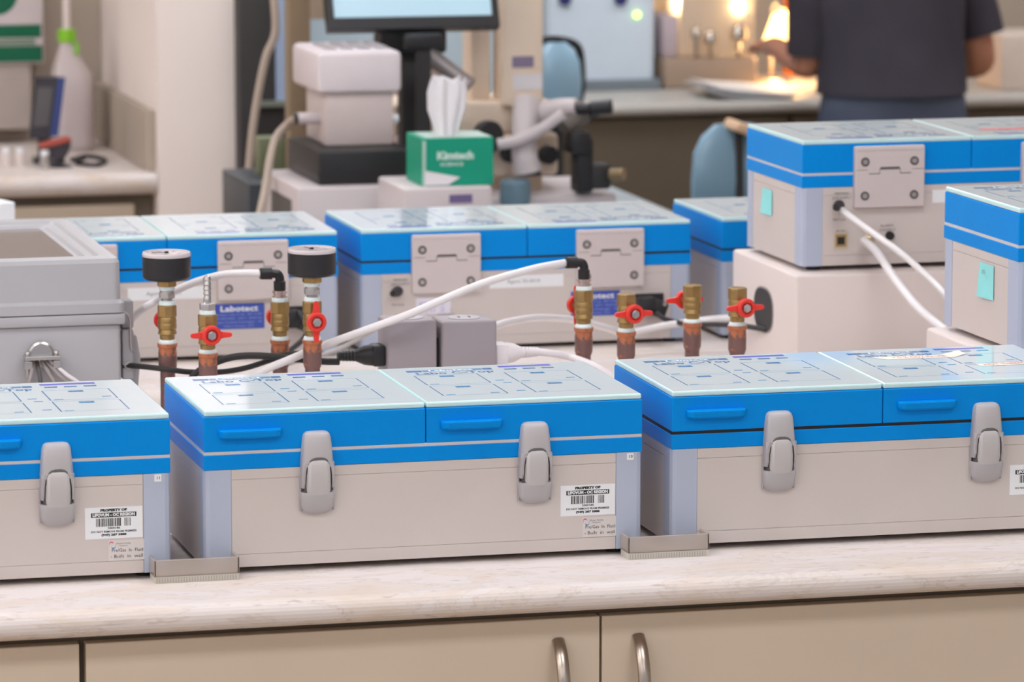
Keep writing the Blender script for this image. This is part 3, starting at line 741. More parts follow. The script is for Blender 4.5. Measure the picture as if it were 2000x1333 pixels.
cable('mains_cable', 'black mains cable from the middle back incubator into the hole of the white stand', 'cable',
      [at(1283, 612, 2.61), at(1300, 624, 2.58), at(1345, 634, 2.5), at(1400, 634, 2.42), at(1450, 637, 2.34), at(1490, 643, 2.28), at(1502, 645, 2.27)], .0045, RUBBER)
cable('mains_cable', 'black mains cable hanging from the left back incubator', 'cable',
      [at(585, 610, 2.61), at(600, 640, 2.57), at(590, 665, 2.55), at(560, 690, 2.5), at(540, 712, 2.45)], .0045, RUBBER)
ux, uy = 1.7344, 2.3073-D/2
k1 = at(1644, 410, uy-.022); k2 = at(1687, 470, uy-.013)
cable('gas_tube', 'upper white line from the black knob of the raised incubator', 'tube',
      [k1, at(1700, 452, uy-.08), at(1760, 495, uy-.14), at(1820, 548, uy-.20), at(1850, 580, uy-.24), at(1900, 640, uy-.28)], .0052, TUBE, 'white lines of the raised incubator')
cable('gas_tube', 'lower white line curving from the raised incubator down to the low stand', 'tube',
      [k2, at(1712, 492, uy-.06), at(1750, 548, uy-.14), at(1790, 598, uy-.22), at(1832, 634, uy-.30), at(1880, 668, uy-.36)], .0068, TUBE, 'white lines of the raised incubator')

# ------------------------------------------------------------------ white stands
def stand(x0, x1, y0, y1, z1, label, hole):
    t = thing('stand', label, 'stand', ((x0+x1)/2, (y0+y1)/2, T0), 0, 'white steel stands'); xc, yc = (x0+x1)/2, (y0+y1)/2
    b = MB(); hh = z1-T0
    b.box(x0-xc, x1-xc, y0-yc, y1-yc, 0, hh, WHITEP, bev=.006, seg=3)
    o = link('housing', b.mesh('housing'), t)
    if hole:
        # slot outline in the left end, cables pass through
        y_a, y_b = at(1508, 600, y0).y, 0
        def slot(k):
            P = []
            cy, cz = 0, .085
            for i in range(24):
                a = 2*PI*i/24; c, s = math.cos(a), math.sin(a)
                yy = -.052*k*(abs(c)**.8)*(1 if c > 0 else -1); zz = .038*k*(abs(s)**.75)*(1 if s > 0 else -1)
                P.append((yy+.018*(zz/.038)*0, cz+zz-.0))
            return P
        HD = mat('dark slot interior', (58, 55, 56), .6)
        hp = (0, 0)
        b = MB(); b.prism(slot(1.0), -.0012, 0, mat('slot rim', (160, 152, 150), .4), 'yz'); b.prism(slot(.93), -.0020, -.0008, HD, 'yz')
        h_ = link('cable_port', b.mesh('cable_port'), t, (x0-xc, hole[0]-yc, hole[1])); h_['label'] = 'dark rounded cable opening'
    return t
hc = None
# centre of the port on the left end plane x = 1.425
v = ray(1492, 605); tt = (1.425-CAM.x)/v.x; hc = CAM+v*tt
stand(1.425, 2.06, 2.122, 2.466, 1.0758, 'large white steel stand with a dark cable opening, under the raised incubator', (hc.y, hc.z-T0-.085))
stand(1.453, 2.09, 1.215, 1.587, 1.0675, 'low white steel stand under the end-on incubator at the right edge', None)

# ------------------------------------------------------------------ grey enclosure
ex1, ey0, ey1 = .287, 1.82, 2.32
t = thing('wall_box_enclosure', 'large light grey plastic enclosure with a clear lid window at the left edge', 'enclosure', (0, (ey0+ey1)/2, T0))
def E_(f, name, par=t, label=None):
    b = MB(); f(b); o = link(name, b.mesh(name), par)
    if label: o['label'] = label
    return o
yc = (ey0+ey1)/2; xl = -.33; hw_, hd_ = (ex1-xl)/2, .25; xc = (ex1+xl)/2
zl = at(250, 610, ey0).z-T0; ztop = at(246, 503, ey0).z-T0
E_(lambda b: (b.box(xl+.006, ex1-.004, -.246, .246, 0, zl-.016, GREYP, bev=.008, seg=3), b.box(xl, ex1+.002, -.252, .252, zl-.018, zl-.001, GREYP, bev=.004)), 'base')
def elid(b):
    def ring(inset, z, r=.012):
        x0, x1, y0, y1 = xl+inset, ex1-inset, -.25+inset, .25-inset; P = []
        for (cx, cy, a0) in ((x1-r, y1-r, 0), (x0+r, y1-r, PI/2), (x0+r, y0+r, PI), (x1-r, y0+r, 3*PI/2)):
            for i in range(5): a = a0+PI/2*i/4; P.append((cx+r*math.cos(a), cy+r*math.sin(a), z))
        return P
    R = [ring(-.002, zl), ring(-.002, zl+.014), ring(.003, zl+.019), ring(.004, ztop-.008), ring(.007, ztop-.002), ring(.012, ztop), ring(.030, ztop+.000), ring(.034, ztop-.005), ring(.046, ztop-.0052), ring(.050, ztop-.010), ring(.058, ztop-.010)]
    b.loft(R, GREYP)
    b.loft([ring(.058, ztop-.012), ring(.058, ztop-.0092)], WINDOW)
lid_o = E_(elid, 'lid')
b = MB(); z_ = ztop-.0088
b.box(xl+.060, ex1-.060, -.190, .190, z_, z_+.0006, WINDOW); link('window_pane', b.mesh('window_pane'), lid_o)['label'] = 'smoked transparent window'
# side catch at the right front corner
def catch(b):
    X = ex1+.002
    b.box(X, X+.018, -.215, -.180, zl-.030, zl+.012, GREYP, bev=.003)
    b.box(X-.001, X+.016, -.224, -.190, zl-.105, zl-.030, GREYP, bev=.002)
    b.prism([(X+.008, zl-.035), (X+.022, zl-.040), (X+.028, zl-.075), (X+.024, zl-.118), (X+.014, zl-.122), (X+.010, zl-.10)], -.215, -.180, GREYP, 'xz', bev=.003)
    b.lathe([(.0062, 0), (.0062, .002), (.0045, .002), (.004, .0), (0, .0)], STEEL, Matrix.Translation((X+.0075, -.2245, zl-.083)) @ Matrix.Rotation(PI/2, 4, 'X'), seg=20)
co_ = E_(catch, 'catch', t)
b = MB(); X = ex1+.004
for dy in (-.2265, -.178): b.tube([(X-.010, dy, zl+.008), (X-.002, dy-.002, zl-.002), (X+.008, dy-.002, zl-.012), (X+.009, dy-.002, zl-.045), (X+.010, dy-.002, zl-.058), (X+.013, dy, zl-.063)], .0019, STEEL)
link('wire_bail', b.mesh('wire_bail'), co_)['label'] = 'bent steel wire'
# strain relief clamp with grey leads
cp = at(80, 700, ey0)
cx, cz = cp.x, cp.z-T0
def clamp(b):
    b.lathe([(.019, 0), (.019, .004), (.016, .006), (0, .006)], STEEL, Matrix.Translation((cx, -.250, cz+.006)) @ Matrix.Rotation(PI/2, 4, 'X'), seg=26)
    b.box(cx-.026, cx+.026, -.272, -.250, cz+.000, cz+.006, STEEL, bev=.0012); 
    for s in (-1, 1):
        b.cyl((cx+s*.021, -.262, cz-.026), (cx+s*.021, -.262, cz+.010), .0028, STEEL, seg=12); b.lathe([(0, .004), (.0035, .003), (.0048, 0), (.0048, -.0005)], STEEL, Matrix.Translation((cx+s*.021, -.262, cz+.009)), seg=14)
        b.box(cx+s*.021-.0055, cx+s*.021+.0055, -.268, -.256, cz-.014, cz-.002, STEEL, bev=.001)
E_(clamp, 'cable_clamp', t, 'zinc cable clamp')
for i, (dx, ex, m) in enumerate(((-.012, -.008, 'g'), (-.006, .004, 'd'), (.001, .018, 'g'), (.007, .030, 'g'), (.013, .040, 'w'))):
    mm = {'g': mat('grey flex', (148, 140, 138), .5), 'd': mat('dark flex', (84, 80, 80), .5), 'w': CABLEW}[m]
    nm = ['leftmost grey', 'dark', 'third grey', 'fourth grey', 'rightmost white'][i]
    cable('control_cable', f'{nm} lead coming out of the zinc clamp on the grey enclosure', 'cable',
          [(cx+dx*1.1, yc-.2515, T0+cz-.003), (cx+dx*1.1, yc-.258, T0+cz-.006), (cx+dx*1.2+ex*.45, yc-.270, T0+cz-.022), (cx+dx*1.4+ex, yc-.276, T0+cz-.048), (cx+dx*1.8+ex*1.3, yc-.276, T0+.008)], .0031, mm, 'leads of the grey enclosure')

# ================================================================== background
def S(x, y, z): return Vector((x, y, z))
def spanbox(px0, px1, pyt, pyb, D_, depth, name, label, cat, m, bev=.004, group=None, zbot=None, fn=None):
    """upright box whose front face stands at camera distance D_ ; returns root, size"""
    c = atd((px0+px1)/2, (pyt+pyb)/2, D_); Y = c.y
    a = at(px0, pyb, Y); q = at(px1, pyt, Y); zb = a.z if zbot is None else zbot
    w_ = q.x-a.x; h = q.z-zb
    b = MB(); b.box(-w_/2, w_/2, 0, depth, 0, h, m, bev=bev, seg=3)
    if fn: fn(b, w_, h)
    o = link(name, b.mesh(name), None, ((a.x+q.x)/2, Y, zb)); tag(o, label, cat, group); return o, w_, h
def child(par, name, f, label=None):
    b = MB(); f(b); o = link(name, b.mesh(name), par)
    if label: o['label'] = label
    return o
TB = .9

# ---- left bay: wall stub, back counter
pf = Vector((0, atz(200, 340, TB).y-.01, 0))    # front face of the wall stub, flush with the bay worktop
sx0, sx1, sy0 = at(310, 380, pf.y).x, at(479, 380, pf.y).x, pf.y
Lc = atz(200, 340, TB); Lb = atz(190, 270, TB)
b = MB(); b.box(sx0, sx1, sy0, Lb.y+.1, 0, 2.9, WALLP); struct('wall_middle', b)
b = MB(); b.box(-3.1, sx0-.001, Lb.y, Lb.y+.1, 0, 2.9, WALLM); struct('wall_bay', b)
b = MB(); nose(b, -3.05, sx0-.002, Lc.y-.01, Lb.y-.001, TB, .05, COUNTER)
tag(link('worktop', b.mesh('worktop')), 'cream laminate worktop of the far left bay with a side upstand', 'countertop')
b = MB(); b.box(sx0-.022, sx0-.001, Lc.y+.02, Lb.y-.002, TB+.0005, TB+.14, WALLM, bev=.003); struct('trim_1', b)
t = thing('base_cabinet', 'taupe base cabinet under the far left worktop', 'cabinet', (-1.2, Lc.y+.03, 0))
child(t, 'body', lambda b: b.box(-1.8, sx0-.004+1.2, .022, .6, 0, TB-.052, CABD))
child(t, 'door', lambda b: b.box(-.6, sx0-.050+1.2, 0, .02, .1, TB-.075, CAB, bev=.002))
child(t, 'door', lambda b: b.box(-1.75, -.61, 0, .02, .1, TB-.075, CAB, bev=.002))

# jug with green cap
p = atz(142, 300, TB)
t = thing('jug', 'large white plastic jug with a lime green cap on the far left worktop', 'jug', (p.x, 5.93, TB+.001))
def at_l(px, py, Y=5.93): q = at(px, py, Y); return q.x-p.x, q.z-TB
jx0, _ = at_l(100, 200); jx1, _ = at_l(180, 200); _, jz1 = at_l(140, 128); _, jz2 = at_l(140, 90); jxc = (at_l(128, 80)[0])
hw = (jx1-jx0)/2; jc = (jx0+jx1)/2
def jug(b):
    R = []
    for (z, k, dx) in ((0, .9, 0), (.01, 1, 0), (jz1-.05, 1, 0), (jz1-.02, .93, .0), (jz1, .75, -.1), (jz2, .36, -.2), (jz2+.012, .33, -.2)):
        R.append([(jc+dx*hw+hw*k*(abs(math.cos(a))**.6)*(1 if math.cos(a) > 0 else -1), hw*k*(abs(math.sin(a))**.6)*(1 if math.sin(a) > 0 else -1), z) for a in [2*PI*i/28 for i in range(28)]])
    b.loft(R, mat('milky jug plastic', (196, 184, 182), .45, vary=.02))
child(t, 'body', jug)
child(t, 'cap', lambda b: b.lathe([(.0, .030), (.020, .030), (.022, .026), (.022, 0), (0, 0)], mat('lime cap', (132, 196, 44), .4), Matrix.Translation((jc-.2*hw, 0, jz2+.010))), 'lime green cap')
child(t, 'nozzle', lambda b: b.tube([(jc-.2*hw, 0, jz2+.04), (jc-.2*hw, 0, jz2+.12), (jc-.26*hw, 0, jz2+.2)], .009, WHITEP))
child(t, 'pull_ring', lambda b: b.tube([(jc+.1*hw, -.02, jz2+.012), (jc+.25*hw, -.025, jz2-.005), (jc+.1*hw, -.03, jz2-.018)], .005, mats['lime cap']))

# wall-mounted carton with green bands
o, w_, h = spanbox(-110, 97, -60, 136, 10.62, .10, 'dispenser_box', 'white dispenser box with two dark green label bands on the far left wall', 'dispenser box', mat('white carton', (206, 196, 196), .6), bev=.004)
GRN = mat('dark green print', (0, 98, 66), .55, vary=.02)
kz = h/196
def bands(b):
    b.box(-w_/2+.002, w_/2-.006, -.0015, 0, h-143*kz-.0, h-117*kz, GRN, bev=.0004)
    b.box(-w_/2+.002, w_/2-.004, -.0015, 0, h-192*kz, h-160*kz, GRN, bev=.0004)
    b.box(-w_/2+.002, w_/2-.02, -.001, 0, h-158*kz, h-146*kz, mat('sage print', (120, 136, 120), .6), bev=.0002)
    b.lathe([(0, 0), (.05, 0), (.05, .0015), (0, .0015)], GRN, Matrix.Translation((w_/2-.112, 0, h-55*kz)) @ Matrix.Rotation(PI/2, 4, 'X'))
child(o, 'green_bands', bands, 'dark green label bands')
o.location.y = Lb.y-.101
def bare_lower(b): b.box(-w_/2, w_/2-.03, .01, .10, -.16, 0, mat('grey tray plastic', (176, 164, 156), .6), bev=.003)
child(o, 'lower_tray', bare_lower)

# handheld meter leaning on a stand
p = atz(95, 318, TB)
t = thing('digital_meter', 'dark handheld meter with a blue edge leaning on a stand', 'meter', (p.x, p.y, TB), -.12)
def K(px, py): q = at(px, py, p.y); return q.x-p.x, q.z-TB
a0 = K(60, 268); a1 = K(120, 152); a2 = K(58, 268)
def slab(x0, x1, x2, x3, z0, z1, y0, y1, m): return lambda b: b.loft([[(x0, y0, z0), (x1, y0, z0), (x1, y1, z0), (x0, y1, z0)], [(x2, y0, z1), (x3, y0, z1), (x3, y1, z1), (x2, y1, z1)]], m, smooth=False)
child(t, 'case', slab(K(57, 270)[0], K(100, 270)[0], K(68, 152)[0], K(112, 152)[0], K(0, 272)[1], K(0, 152)[1], -.012, .02, mat('charcoal plastic', (62, 60, 66), .4)))
child(t, 'screen', slab(K(65, 248)[0], K(94, 248)[0], K(73, 172)[0], K(104, 172)[0], K(0, 248)[1], K(0, 172)[1], -.0135, -.012, mat('dull screen', (98, 96, 98), .2)), 'grey screen')
child(t, 'edge_guard', slab(K(98, 268)[0], K(113, 268)[0], K(112, 154)[0], K(127, 154)[0], K(0, 268)[1], K(0, 154)[1], -.014, .018, mat('navy blue plastic', (58, 74, 130), .4)), 'navy blue side guard')
child(t, 'stand', lambda b: (b.box(K(70, 0)[0], K(92, 0)[0], .0, .05, 0, K(0, 272)[1], mats['charcoal plastic'], bev=.004), b.box(K(60, 0)[0], K(110, 0)[0], -.03, .07, 0, .008, mats['charcoal plastic'], bev=.002)))
p2 = atz(112, 322, TB)
t = thing('scanner', 'red-topped black scanner on a short stand beside the handheld meter', 'scanner', (p2.x, p2.y-.05, TB))
sc_k = 10/8711.67
child(t, 'head', lambda b: b.loft([[(x*k, y, z) for x, y in ((-.034, -.02), (.034, -.02), (.034, .03), (-.034, .03))] for z, k in ((.018, .45), (.032, .8), (.048, 1.0))], mats['charcoal plastic'], smooth=False, M=Matrix.Translation((0, 0, .006)) @ Matrix.Rotation(-.22, 4, 'Y')))
child(t, 'top_cover', lambda b: b.box(-.037, .036, -.024, .034, .050, .060, mat('brick red plastic', (168, 78, 66), .5), bev=.004, M=Matrix.Translation((0, 0, .004)) @ Matrix.Rotation(-.22, 4, 'Y')), 'brick red top cover')
child(t, 'foot', lambda b: b.lathe([(.018, .03), (.010, .024), (.010, .008), (.026, .004), (.027, 0), (0, 0)], mats['charcoal plastic']))
cable('cord', 'coil of black cord lying on the far left worktop near the upstand', 'cord', [atz(140, 312, TB+.006), atz(170, 305, TB+.006), atz(205, 312, TB+.006), atz(190, 322, TB+.006), atz(150, 318, TB+.006), atz(165, 309, TB+.012)], .005, RUBBER)
for i, (px, py, m, lb) in enumerate(((12, 325, 'w', 'small white vial at the far left edge of the bay worktop'), (40, 325, 'w', 'small pale vial second from the left edge of the bay worktop'), (84, 328, 's', 'small silver capped vial in front of the handheld meter'))):
    q = atz(px, py, TB)
    if i == 2: q.y -= .03
    tt_ = thing('vial', lb, 'vial', q, 0, 'vials on the far left worktop')
    child(tt_, 'glass_tube', lambda b: b.lathe([(0, 0), (.010, 0), (.011, .003), (.011, .03), (.009, .034)], WHITEP if m == 'w' else STEEL, seg=18))
    child(tt_, 'cap', lambda b: b.lathe([(.0095, .033), (.0095, .043), (0, .0435)], WHITE, seg=18))
o, _, _ = spanbox(-30, 32, 396, 470, 7.98, .06, 'carton', 'small white carton corner behind the grey enclosure at the left edge', 'carton', WHITE, bev=.002, zbot=T0)
o.rotation_euler.z = .3

# ---- instrument table in the middle
q0 = atz(1180, 352, TB); q1 = atz(1298, 400, TB)
tx1 = (q0.x+q1.x)/2; ty1 = q0.y
sx1t = atd(500, 400, 8.8).x
t = thing('instrument_table', 'grey-topped instrument table carrying the microscope and white boxes', 'table', ((sx1t+tx1)/2, (ty1+3.5)/2, 0))
tw = (tx1-sx1t-.03)/2; td = (ty1-3.55)/2
tcx, tcy = (sx1t+tx1)/2, (ty1+3.5)/2
yl_ = atd(540, 440, 9.16).y-tcy; xm_ = atd(600, 400, 9.9).x-tcx
child(t, 'tabletop', lambda b: b.prism([(-tw, -td), (tw, -td), (tw, td), (xm_, td), (xm_, yl_), (-tw, yl_)], TB-.04, TB, mat('grey table laminate', (158, 168, 174), .35), 'xy', bev=.003))
for sx_ in (-1, 1):
    for sy_ in (-1, 1): child(t, 'leg', lambda b: b.box(sx_*tw-.06 if sx_ > 0 else -tw, sx_*tw if sx_ > 0 else -tw+.06, sy_*td-.06 if sy_ > 0 else -td, sy_*td if sy_ > 0 else -td+.06, 0, TB-.04, DARKM)) if not (sx_ < 0 and sy_ > 0) else child(t, 'leg', lambda b: b.box(-tw, -tw+.06, yl_-.06, yl_, 0, TB-.04, DARKM))

IW = mat('ivory instrument enamel', (238, 218, 196), .4, vary=.02)
LG = mat('pale grey instrument enamel', (206, 196, 196), .4, vary=.02)
# stack: base box, black box, two-tier camera control
o1, w1, hh1 = spanbox(582, 792, 362, 440, 8.75, .34, 'power_supply', 'white instrument box under the black box, behind the left back incubator', 'instrument box', LG, zbot=TB, bev=.006)
child(o1, 'side_vent', lambda b: b.box(-w1/2-.001, -w1/2, .06, .26, .02, hh1-.03, DARKM, bev=.0003), 'dark vent grille')
zb = TB+hh1
o2, w2, hh2 = spanbox(622, 806, 292, 362, 8.78, .30, 'control_box', 'black control box between the white instrument box and the two-tier white lamp housing', 'control box', BLACK, zbot=zb, bev=.006)
zb2 = zb+hh2
c = atd(705, 170, 8.86); Yc = c.y; X0, X1 = at(637, 280, Yc).x, at(768, 280, Yc).x; X2, X3 = at(618, 160, Yc).x, at(783, 160, Yc).x
zc1 = at(700, 182, Yc).z; zc2 = at(700, 100, Yc).z
t = thing('lamp_housing', 'white two-tier lamp housing standing on the black control box', 'lamp housing', ((X0+X1)/2, Yc, zb2)); xm = (X0+X1)/2
child(t, 'lower_case', lambda b: b.box(X0-xm, X1-xm, 0, .19, 0, zc1-zb2, mat('warm white enamel', (204, 190, 186), .45), bev=.004))
child(t, 'upper_case', lambda b: b.box(X2-xm, X3-xm, -.012, .24, zc1-zb2, zc2-zb2, mat('bright white enamel', (222, 212, 214), .4), bev=.012, seg=3))
child(t, 'top_vents', lambda b: [b.box(X2-xm+.03+.035*i, X2-xm+.052+.035*i, .05, .18, zc2-zb2, zc2-zb2+.004, mat('grey vent', (170, 164, 166), .5), bev=.001) for i in range(4)])
child(t, 'knob', lambda b: b.cyl((X1-xm, .03, .048), (X1-xm+.016, .03, .048), .010, WHITE), 'round white knob')
child(t, 'cable_socket', lambda b: (b.cyl((X0-xm-.045, .06, .05), (X0-xm, .06, .05), .012, LG), b.cyl((X0-xm-.052, .06, .05), (X0-xm-.040, .06, .05), .011, BLACK)))
cable('lamp_cable', 'pale thick cable arching down from the side of the white lamp housing', 'cable', [S((X0-.047), Yc+.06, zb2+.05), atd(565, 240, 8.95), atd(540, 268, 8.95), atd(528, 310, 8.93), atd(518, 370, 8.9), atd(503, 440, 8.85)], .0085, mat('putty cable', (176, 160, 146), .5))
cable('lamp_cable', 'pale thick cable hanging along the edge of the middle wall', 'cable', [atd(533, -30, 9.3), atd(538, 60, 9.3), atd(520, 110, 9.3), atd(505, 180, 9.3), atd(494, 250, 9.3), atd(486, 330, 9.3)], .0085, mats['putty cable'])
# box with violet label, tissue box
o3, w3, h3 = spanbox(788, 962, 364, 440, 8.5, .22, 'instrument_box', 'white box with a small violet label under the green tissue box', 'instrument box', LG, zbot=TB, bev=.006)
child(o3, 'label', lambda b: b.box(w3/2-.085, w3/2-.04, -.0012, 0, h3-.03, h3-.014, mat('violet label', (112, 98, 140), .5), bev=.0003), 'small violet label')
zb3 = TB+h3
o4, w4, h4 = spanbox(824, 964, 268, 361, 8.52, .13, 'tissue_box', 'green and white tissue box with a white tissue pulled out of its top', 'tissue box', mat('emerald card', (0, 150, 118), .5, vary=.02), zbot=zb3, bev=.001)
TW = mat('white card', (226, 222, 224), .6, vary=.01)
def tb(b):
    b.prism([(-w4/2+.006, .002), (-w4/2+.052, .002), (-w4/2+.075, .016), (-w4/2+.006, .030)], -.0012, 0, TW)
    b.prism([(-w4/2+.001, 0), (-w4/2+.008, 0), (-w4/2+.008, h4-.004), (-w4/2+.001, h4-.004)], -.0010, 0, mat('sea green card', (170, 200, 186), .5))
    b.text('Kimtech', .020, mat('pale green print', (196, 226, 214), .5, vary=0), Matrix.Translation((-.005, -.0014, h4*.63)) @ Matrix.Rotation(PI/2, 4, 'X'), bold=.0012, width=.072)
    b.text('SCIENCE', .009, mats['pale green print'], Matrix.Translation((-.012, -.0014, h4*.45)) @ Matrix.Rotation(PI/2, 4, 'X'), bold=.0003, width=.045)
    b.box(-w4/2+.012, w4/2-.002, .01, .12, h4, h4+.0008, mat('grey green card', (176, 196, 186), .5))
child(o4, 'printed_front', tb, 'printed front with pale lettering')
def tissue(b):
    R = []
    for i, (z, hw, hd) in enumerate(((h4, .020, .012), (h4+.02, .024, .010), (h4+.05, .034, .008), (h4+.085, .038, .006), (h4+.105, .034, .003))):
        R.append([(-.012+.0012*i+hw*math.cos(2*PI*k/20)*(1+.12*math.sin(5*k+i)), .05+hd*math.sin(2*PI*k/20)*(1+.5*math.cos(4*k)), z+(.012*math.sin(2.3*k) if i == 4 else 0)) for k in range(20)])
    b.loft(R, TW)
child(o4, 'tissue', tissue, 'crumpled white tissue')

# inverted microscope: beige pillar, arms, black eyepieces and condenser
c = atd(1020, 200, 9.25); Ym = c.y; bx = c.x; 
def KX(px, py=300, Y=None): return at(px, py, Y or Ym).x-bx
def KZ(py, px=1020, Y=None): return at(px, py, Y or Ym).z-TB
t = thing('microscope', 'ivory inverted microscope with a tall pillar and black eyepieces', 'microscope', (bx, Ym, TB))
child(t, 'pillar', lambda b: b.box(KX(982), KX(1062), .0, .09, KZ(210), KZ(-60), IW, bev=.01, seg=3))
child(t, 'rear_pillar', lambda b: b.box(KX(934), KX(972), .06, .14, KZ(215), KZ(-20), IW, bev=.006))
child(t, 'frame', lambda b: (b.box(KX(770), KX(1085), .02, .20, KZ(262), KZ(198), IW, bev=.012, seg=3), b.box(KX(960), KX(1092), .00, .22, KZ(345), KZ(262), IW, bev=.012, seg=3), b.box(KX(930), KX(1180), -.10, .24, .0, KZ(372), LG, bev=.008, seg=3), b.box(KX(985), KX(1060), .0, .18, KZ(378), KZ(338), mat('tan enamel', (196, 174, 150), .45), bev=.006)))
child(t, 'violet_label', lambda b: b.box(KX(1000), KX(1042), -.0016, 0, KZ(132), KZ(110), mat('grey violet label', (138, 126, 150), .5), bev=.0003), 'grey violet label')
child(t, 'white_label', lambda b: b.box(KX(1002), KX(1058), -.0016, 0, KZ(176), KZ(145), TW, bev=.0003), 'white label')
def mt(pts): return [(KX(px, py, Ym+dy), dy, at(px, py, Ym+dy).z-TB) for px, py, dy in pts]
child(t, 'lamp_arm', lambda b: b.tube(mt([(1030, 200, -.02), (1024, 250, -.06), (1024, 300, -.08), (1030, 335, -.08)]), lambda u: .030-.004*math.sin(u*PI), LG, seg=20), 'pale grey nosepiece housing')
child(t, 'illumination_tube', lambda b: b.tube(mt([(972, 282, -.10), (1010, 275, -.11), (1060, 250, -.12), (1100, 222, -.13)]), .012, LG, seg=14))
child(t, 'binocular_head', lambda b: b.tube(mt([(1040, 225, -.02), (1090, 212, -.06), (1128, 208, -.09)]), lambda u: .024-.007*u, LG, seg=18))
e = child(t, 'eyepiece', lambda b: (b.tube(mt([(1120, 212, -.09), (1150, 212, -.10), (1195, 208, -.12)]), lambda u: .011+.004*(u > .55), BLACK, seg=18)), 'black eyepiece')
e = child(t, 'eyepiece', lambda b: (b.tube(mt([(1112, 222, -.05), (1140, 218, -.05), (1166, 214, -.06)]), lambda u: .011+.003*(u > .5), BLACK, seg=18)), 'black eyepiece')
child(t, 'micromanipulator', lambda b: (b.box(KX(1098), KX(1130), -.12, -.06, KZ(368), KZ(262), BLACK, bev=.006), b.box(KX(1085), KX(1122), -.13, -.05, KZ(292), KZ(248), BLACK, bev=.006), b.box(KX(1125), KX(1165), -.12, -.07, KZ(362), KZ(312), RUBBER, bev=.008), b.tube(mt([(1100, 250, -.09), (1120, 232, -.08), (1140, 222, -.07)]), .020, mat('grey green metal', (112, 106, 100), .4), seg=14)), 'black micromanipulator block')
child(t, 'focus_knob', lambda b: b.cyl((KX(1160), -.13, KZ(332)), (KX(1180), -.15, KZ(330)), .012, mat('brass-rimmed knob', (150, 132, 104), .3, metal=.8)))
for (px, py, r_, nm) in ((1062, 300, .020, 'adjusting_wheel'), (988, 295, .020, 'adjusting_wheel'), (945, 262, .034, 'stage_wheel')):
    child(t, nm, lambda b: b.lathe([(0, -.012), (r_*.9, -.012), (r_, -.008), (r_, .008), (r_*.9, .012), (0, .012)], RUBBER, Matrix.Translation((KX(px, py), -.035, KZ(py))) @ Matrix.Rotation(PI/2, 4, 'X') @ Matrix.Rotation(.3, 4, 'Y')))
child(t, 'ring_clamp', lambda b: b.lathe([(.027, -.004), (.029, -.003), (.029, .003), (.027, .004)], BLACK, Matrix.Translation((KX(1030, 335, Ym-.08), -.08, KZ(338, 1030, Ym-.08)))))
child(t, 'condenser', lambda b: b.lathe([(0, 0), (.030, 0), (.032, .01), (.032, .045), (.026, .052), (0, .052)], mat('steel blue glass', (110, 136, 150), .2), Matrix.Translation((KX(978, 370), -.12, KZ(385)))))

# monitor above the lamp housing
c = atd(815, 20, 9.06); t = thing('monitor', 'black-framed monitor with a pale blue screen above the white lamp housing', 'monitor', (c.x, c.y, TB)); mx0 = at(640, 20, c.y).x-c.x; mx1 = at(975, 20, c.y).x-c.x; mz = at(815, 36, c.y).z-TB
SCRN = mat('pale screen', (176, 206, 220), .25, vary=.05, scale=3, emit=(176, 212, 230), es=.45)
tl = Matrix.Translation((0, 0, mz)) @ Matrix.Rotation(-.35, 4, 'X')
child(t, 'screen', lambda b: b.box(mx0+.012, mx1-.012, .004, .012, .006, .20, SCRN, M=tl), 'pale blue lit screen')
child(t, 'bezel', lambda b: (b.box(mx0, mx1, -.002, .028, -.022, .004, BLACK, bev=.002, M=tl), b.box(mx0, mx0+.014, -.002, .028, 0, .21, BLACK, bev=.002, M=tl), b.box(mx1-.014, mx1, -.002, .028, 0, .21, BLACK, bev=.002, M=tl), b.box(mx0, mx1, -.002, .028, .20, .214, BLACK, bev=.002, M=tl), b.box(mx0, mx1, .013, .028, 0, .21, BLACK, M=tl)))
child(t, 'stand', lambda b: (b.box(-.07, .07, .03, .10, mz-.075, mz+.02, BLACK, bev=.008), b.box(-.02, .03, .05, .10, .0, mz-.06, RUBBER, bev=.006), b.box(-.09, .09, .03, .13, 0, .012, BLACK, bev=.004)))
child(t, 'swivel_arm', lambda b: b.tube([(0, .05, mz-.05), (.06, .03, mz-.10), (.11, .0, mz-.14)], .018, mat('grey casting', (150, 142, 140), .4, metal=.4), seg=14))

# dark equipment rack and post beside the wall stub
o, w_, h = spanbox(470, 560, -80, 372, 10.15, .25, 'equipment_rack', 'dark equipment rack beside the cream middle wall', 'rack', mat('dark rack steel', (52, 50, 50), .5, vary=.1), zbot=0)
child(o, 'shelf', lambda b: [b.box(-w_/2+.03, w_/2+.05, -.03, -.001, z_-.006, z_+.006, mat('grey green shelf', (118, 124, 112), .5)) for z_ in (TB+.16,)])
child(o, 'blue_panel', lambda b: b.box(w_/2-.028, w_/2-.004, -.010, -.001, TB+.16, TB+.5, mat('powder blue panel', (160, 178, 206), .5)), 'powder blue strip')
o, w_, h = spanbox(566, 606, -80, 330, 9.5, .05, 'support_post', 'brown post rising behind the white lamp housing', 'post', mat('brown post enamel', (142, 122, 98), .5), zbot=0)
child(o, 'bracket', lambda b: (b.box(w_/2-.004, w_/2+.05, .0, .04, TB+.40, TB+.56, mat('tan casting', (176, 158, 138), .5), bev=.006), b.cyl((w_/2+.02, -.01, TB+.49), (w_/2+.02, .0, TB+.49), .014, DARKM)))
o, w_, h = spanbox(486, 562, 357, 430, 9.5, .30, 'storage_cart', 'dark blue grey storage cart beside the cream middle wall', 'cart', mat('dark blue grey plastic', (66, 72, 78), .4), zbot=0)
czt = o.location.z+h
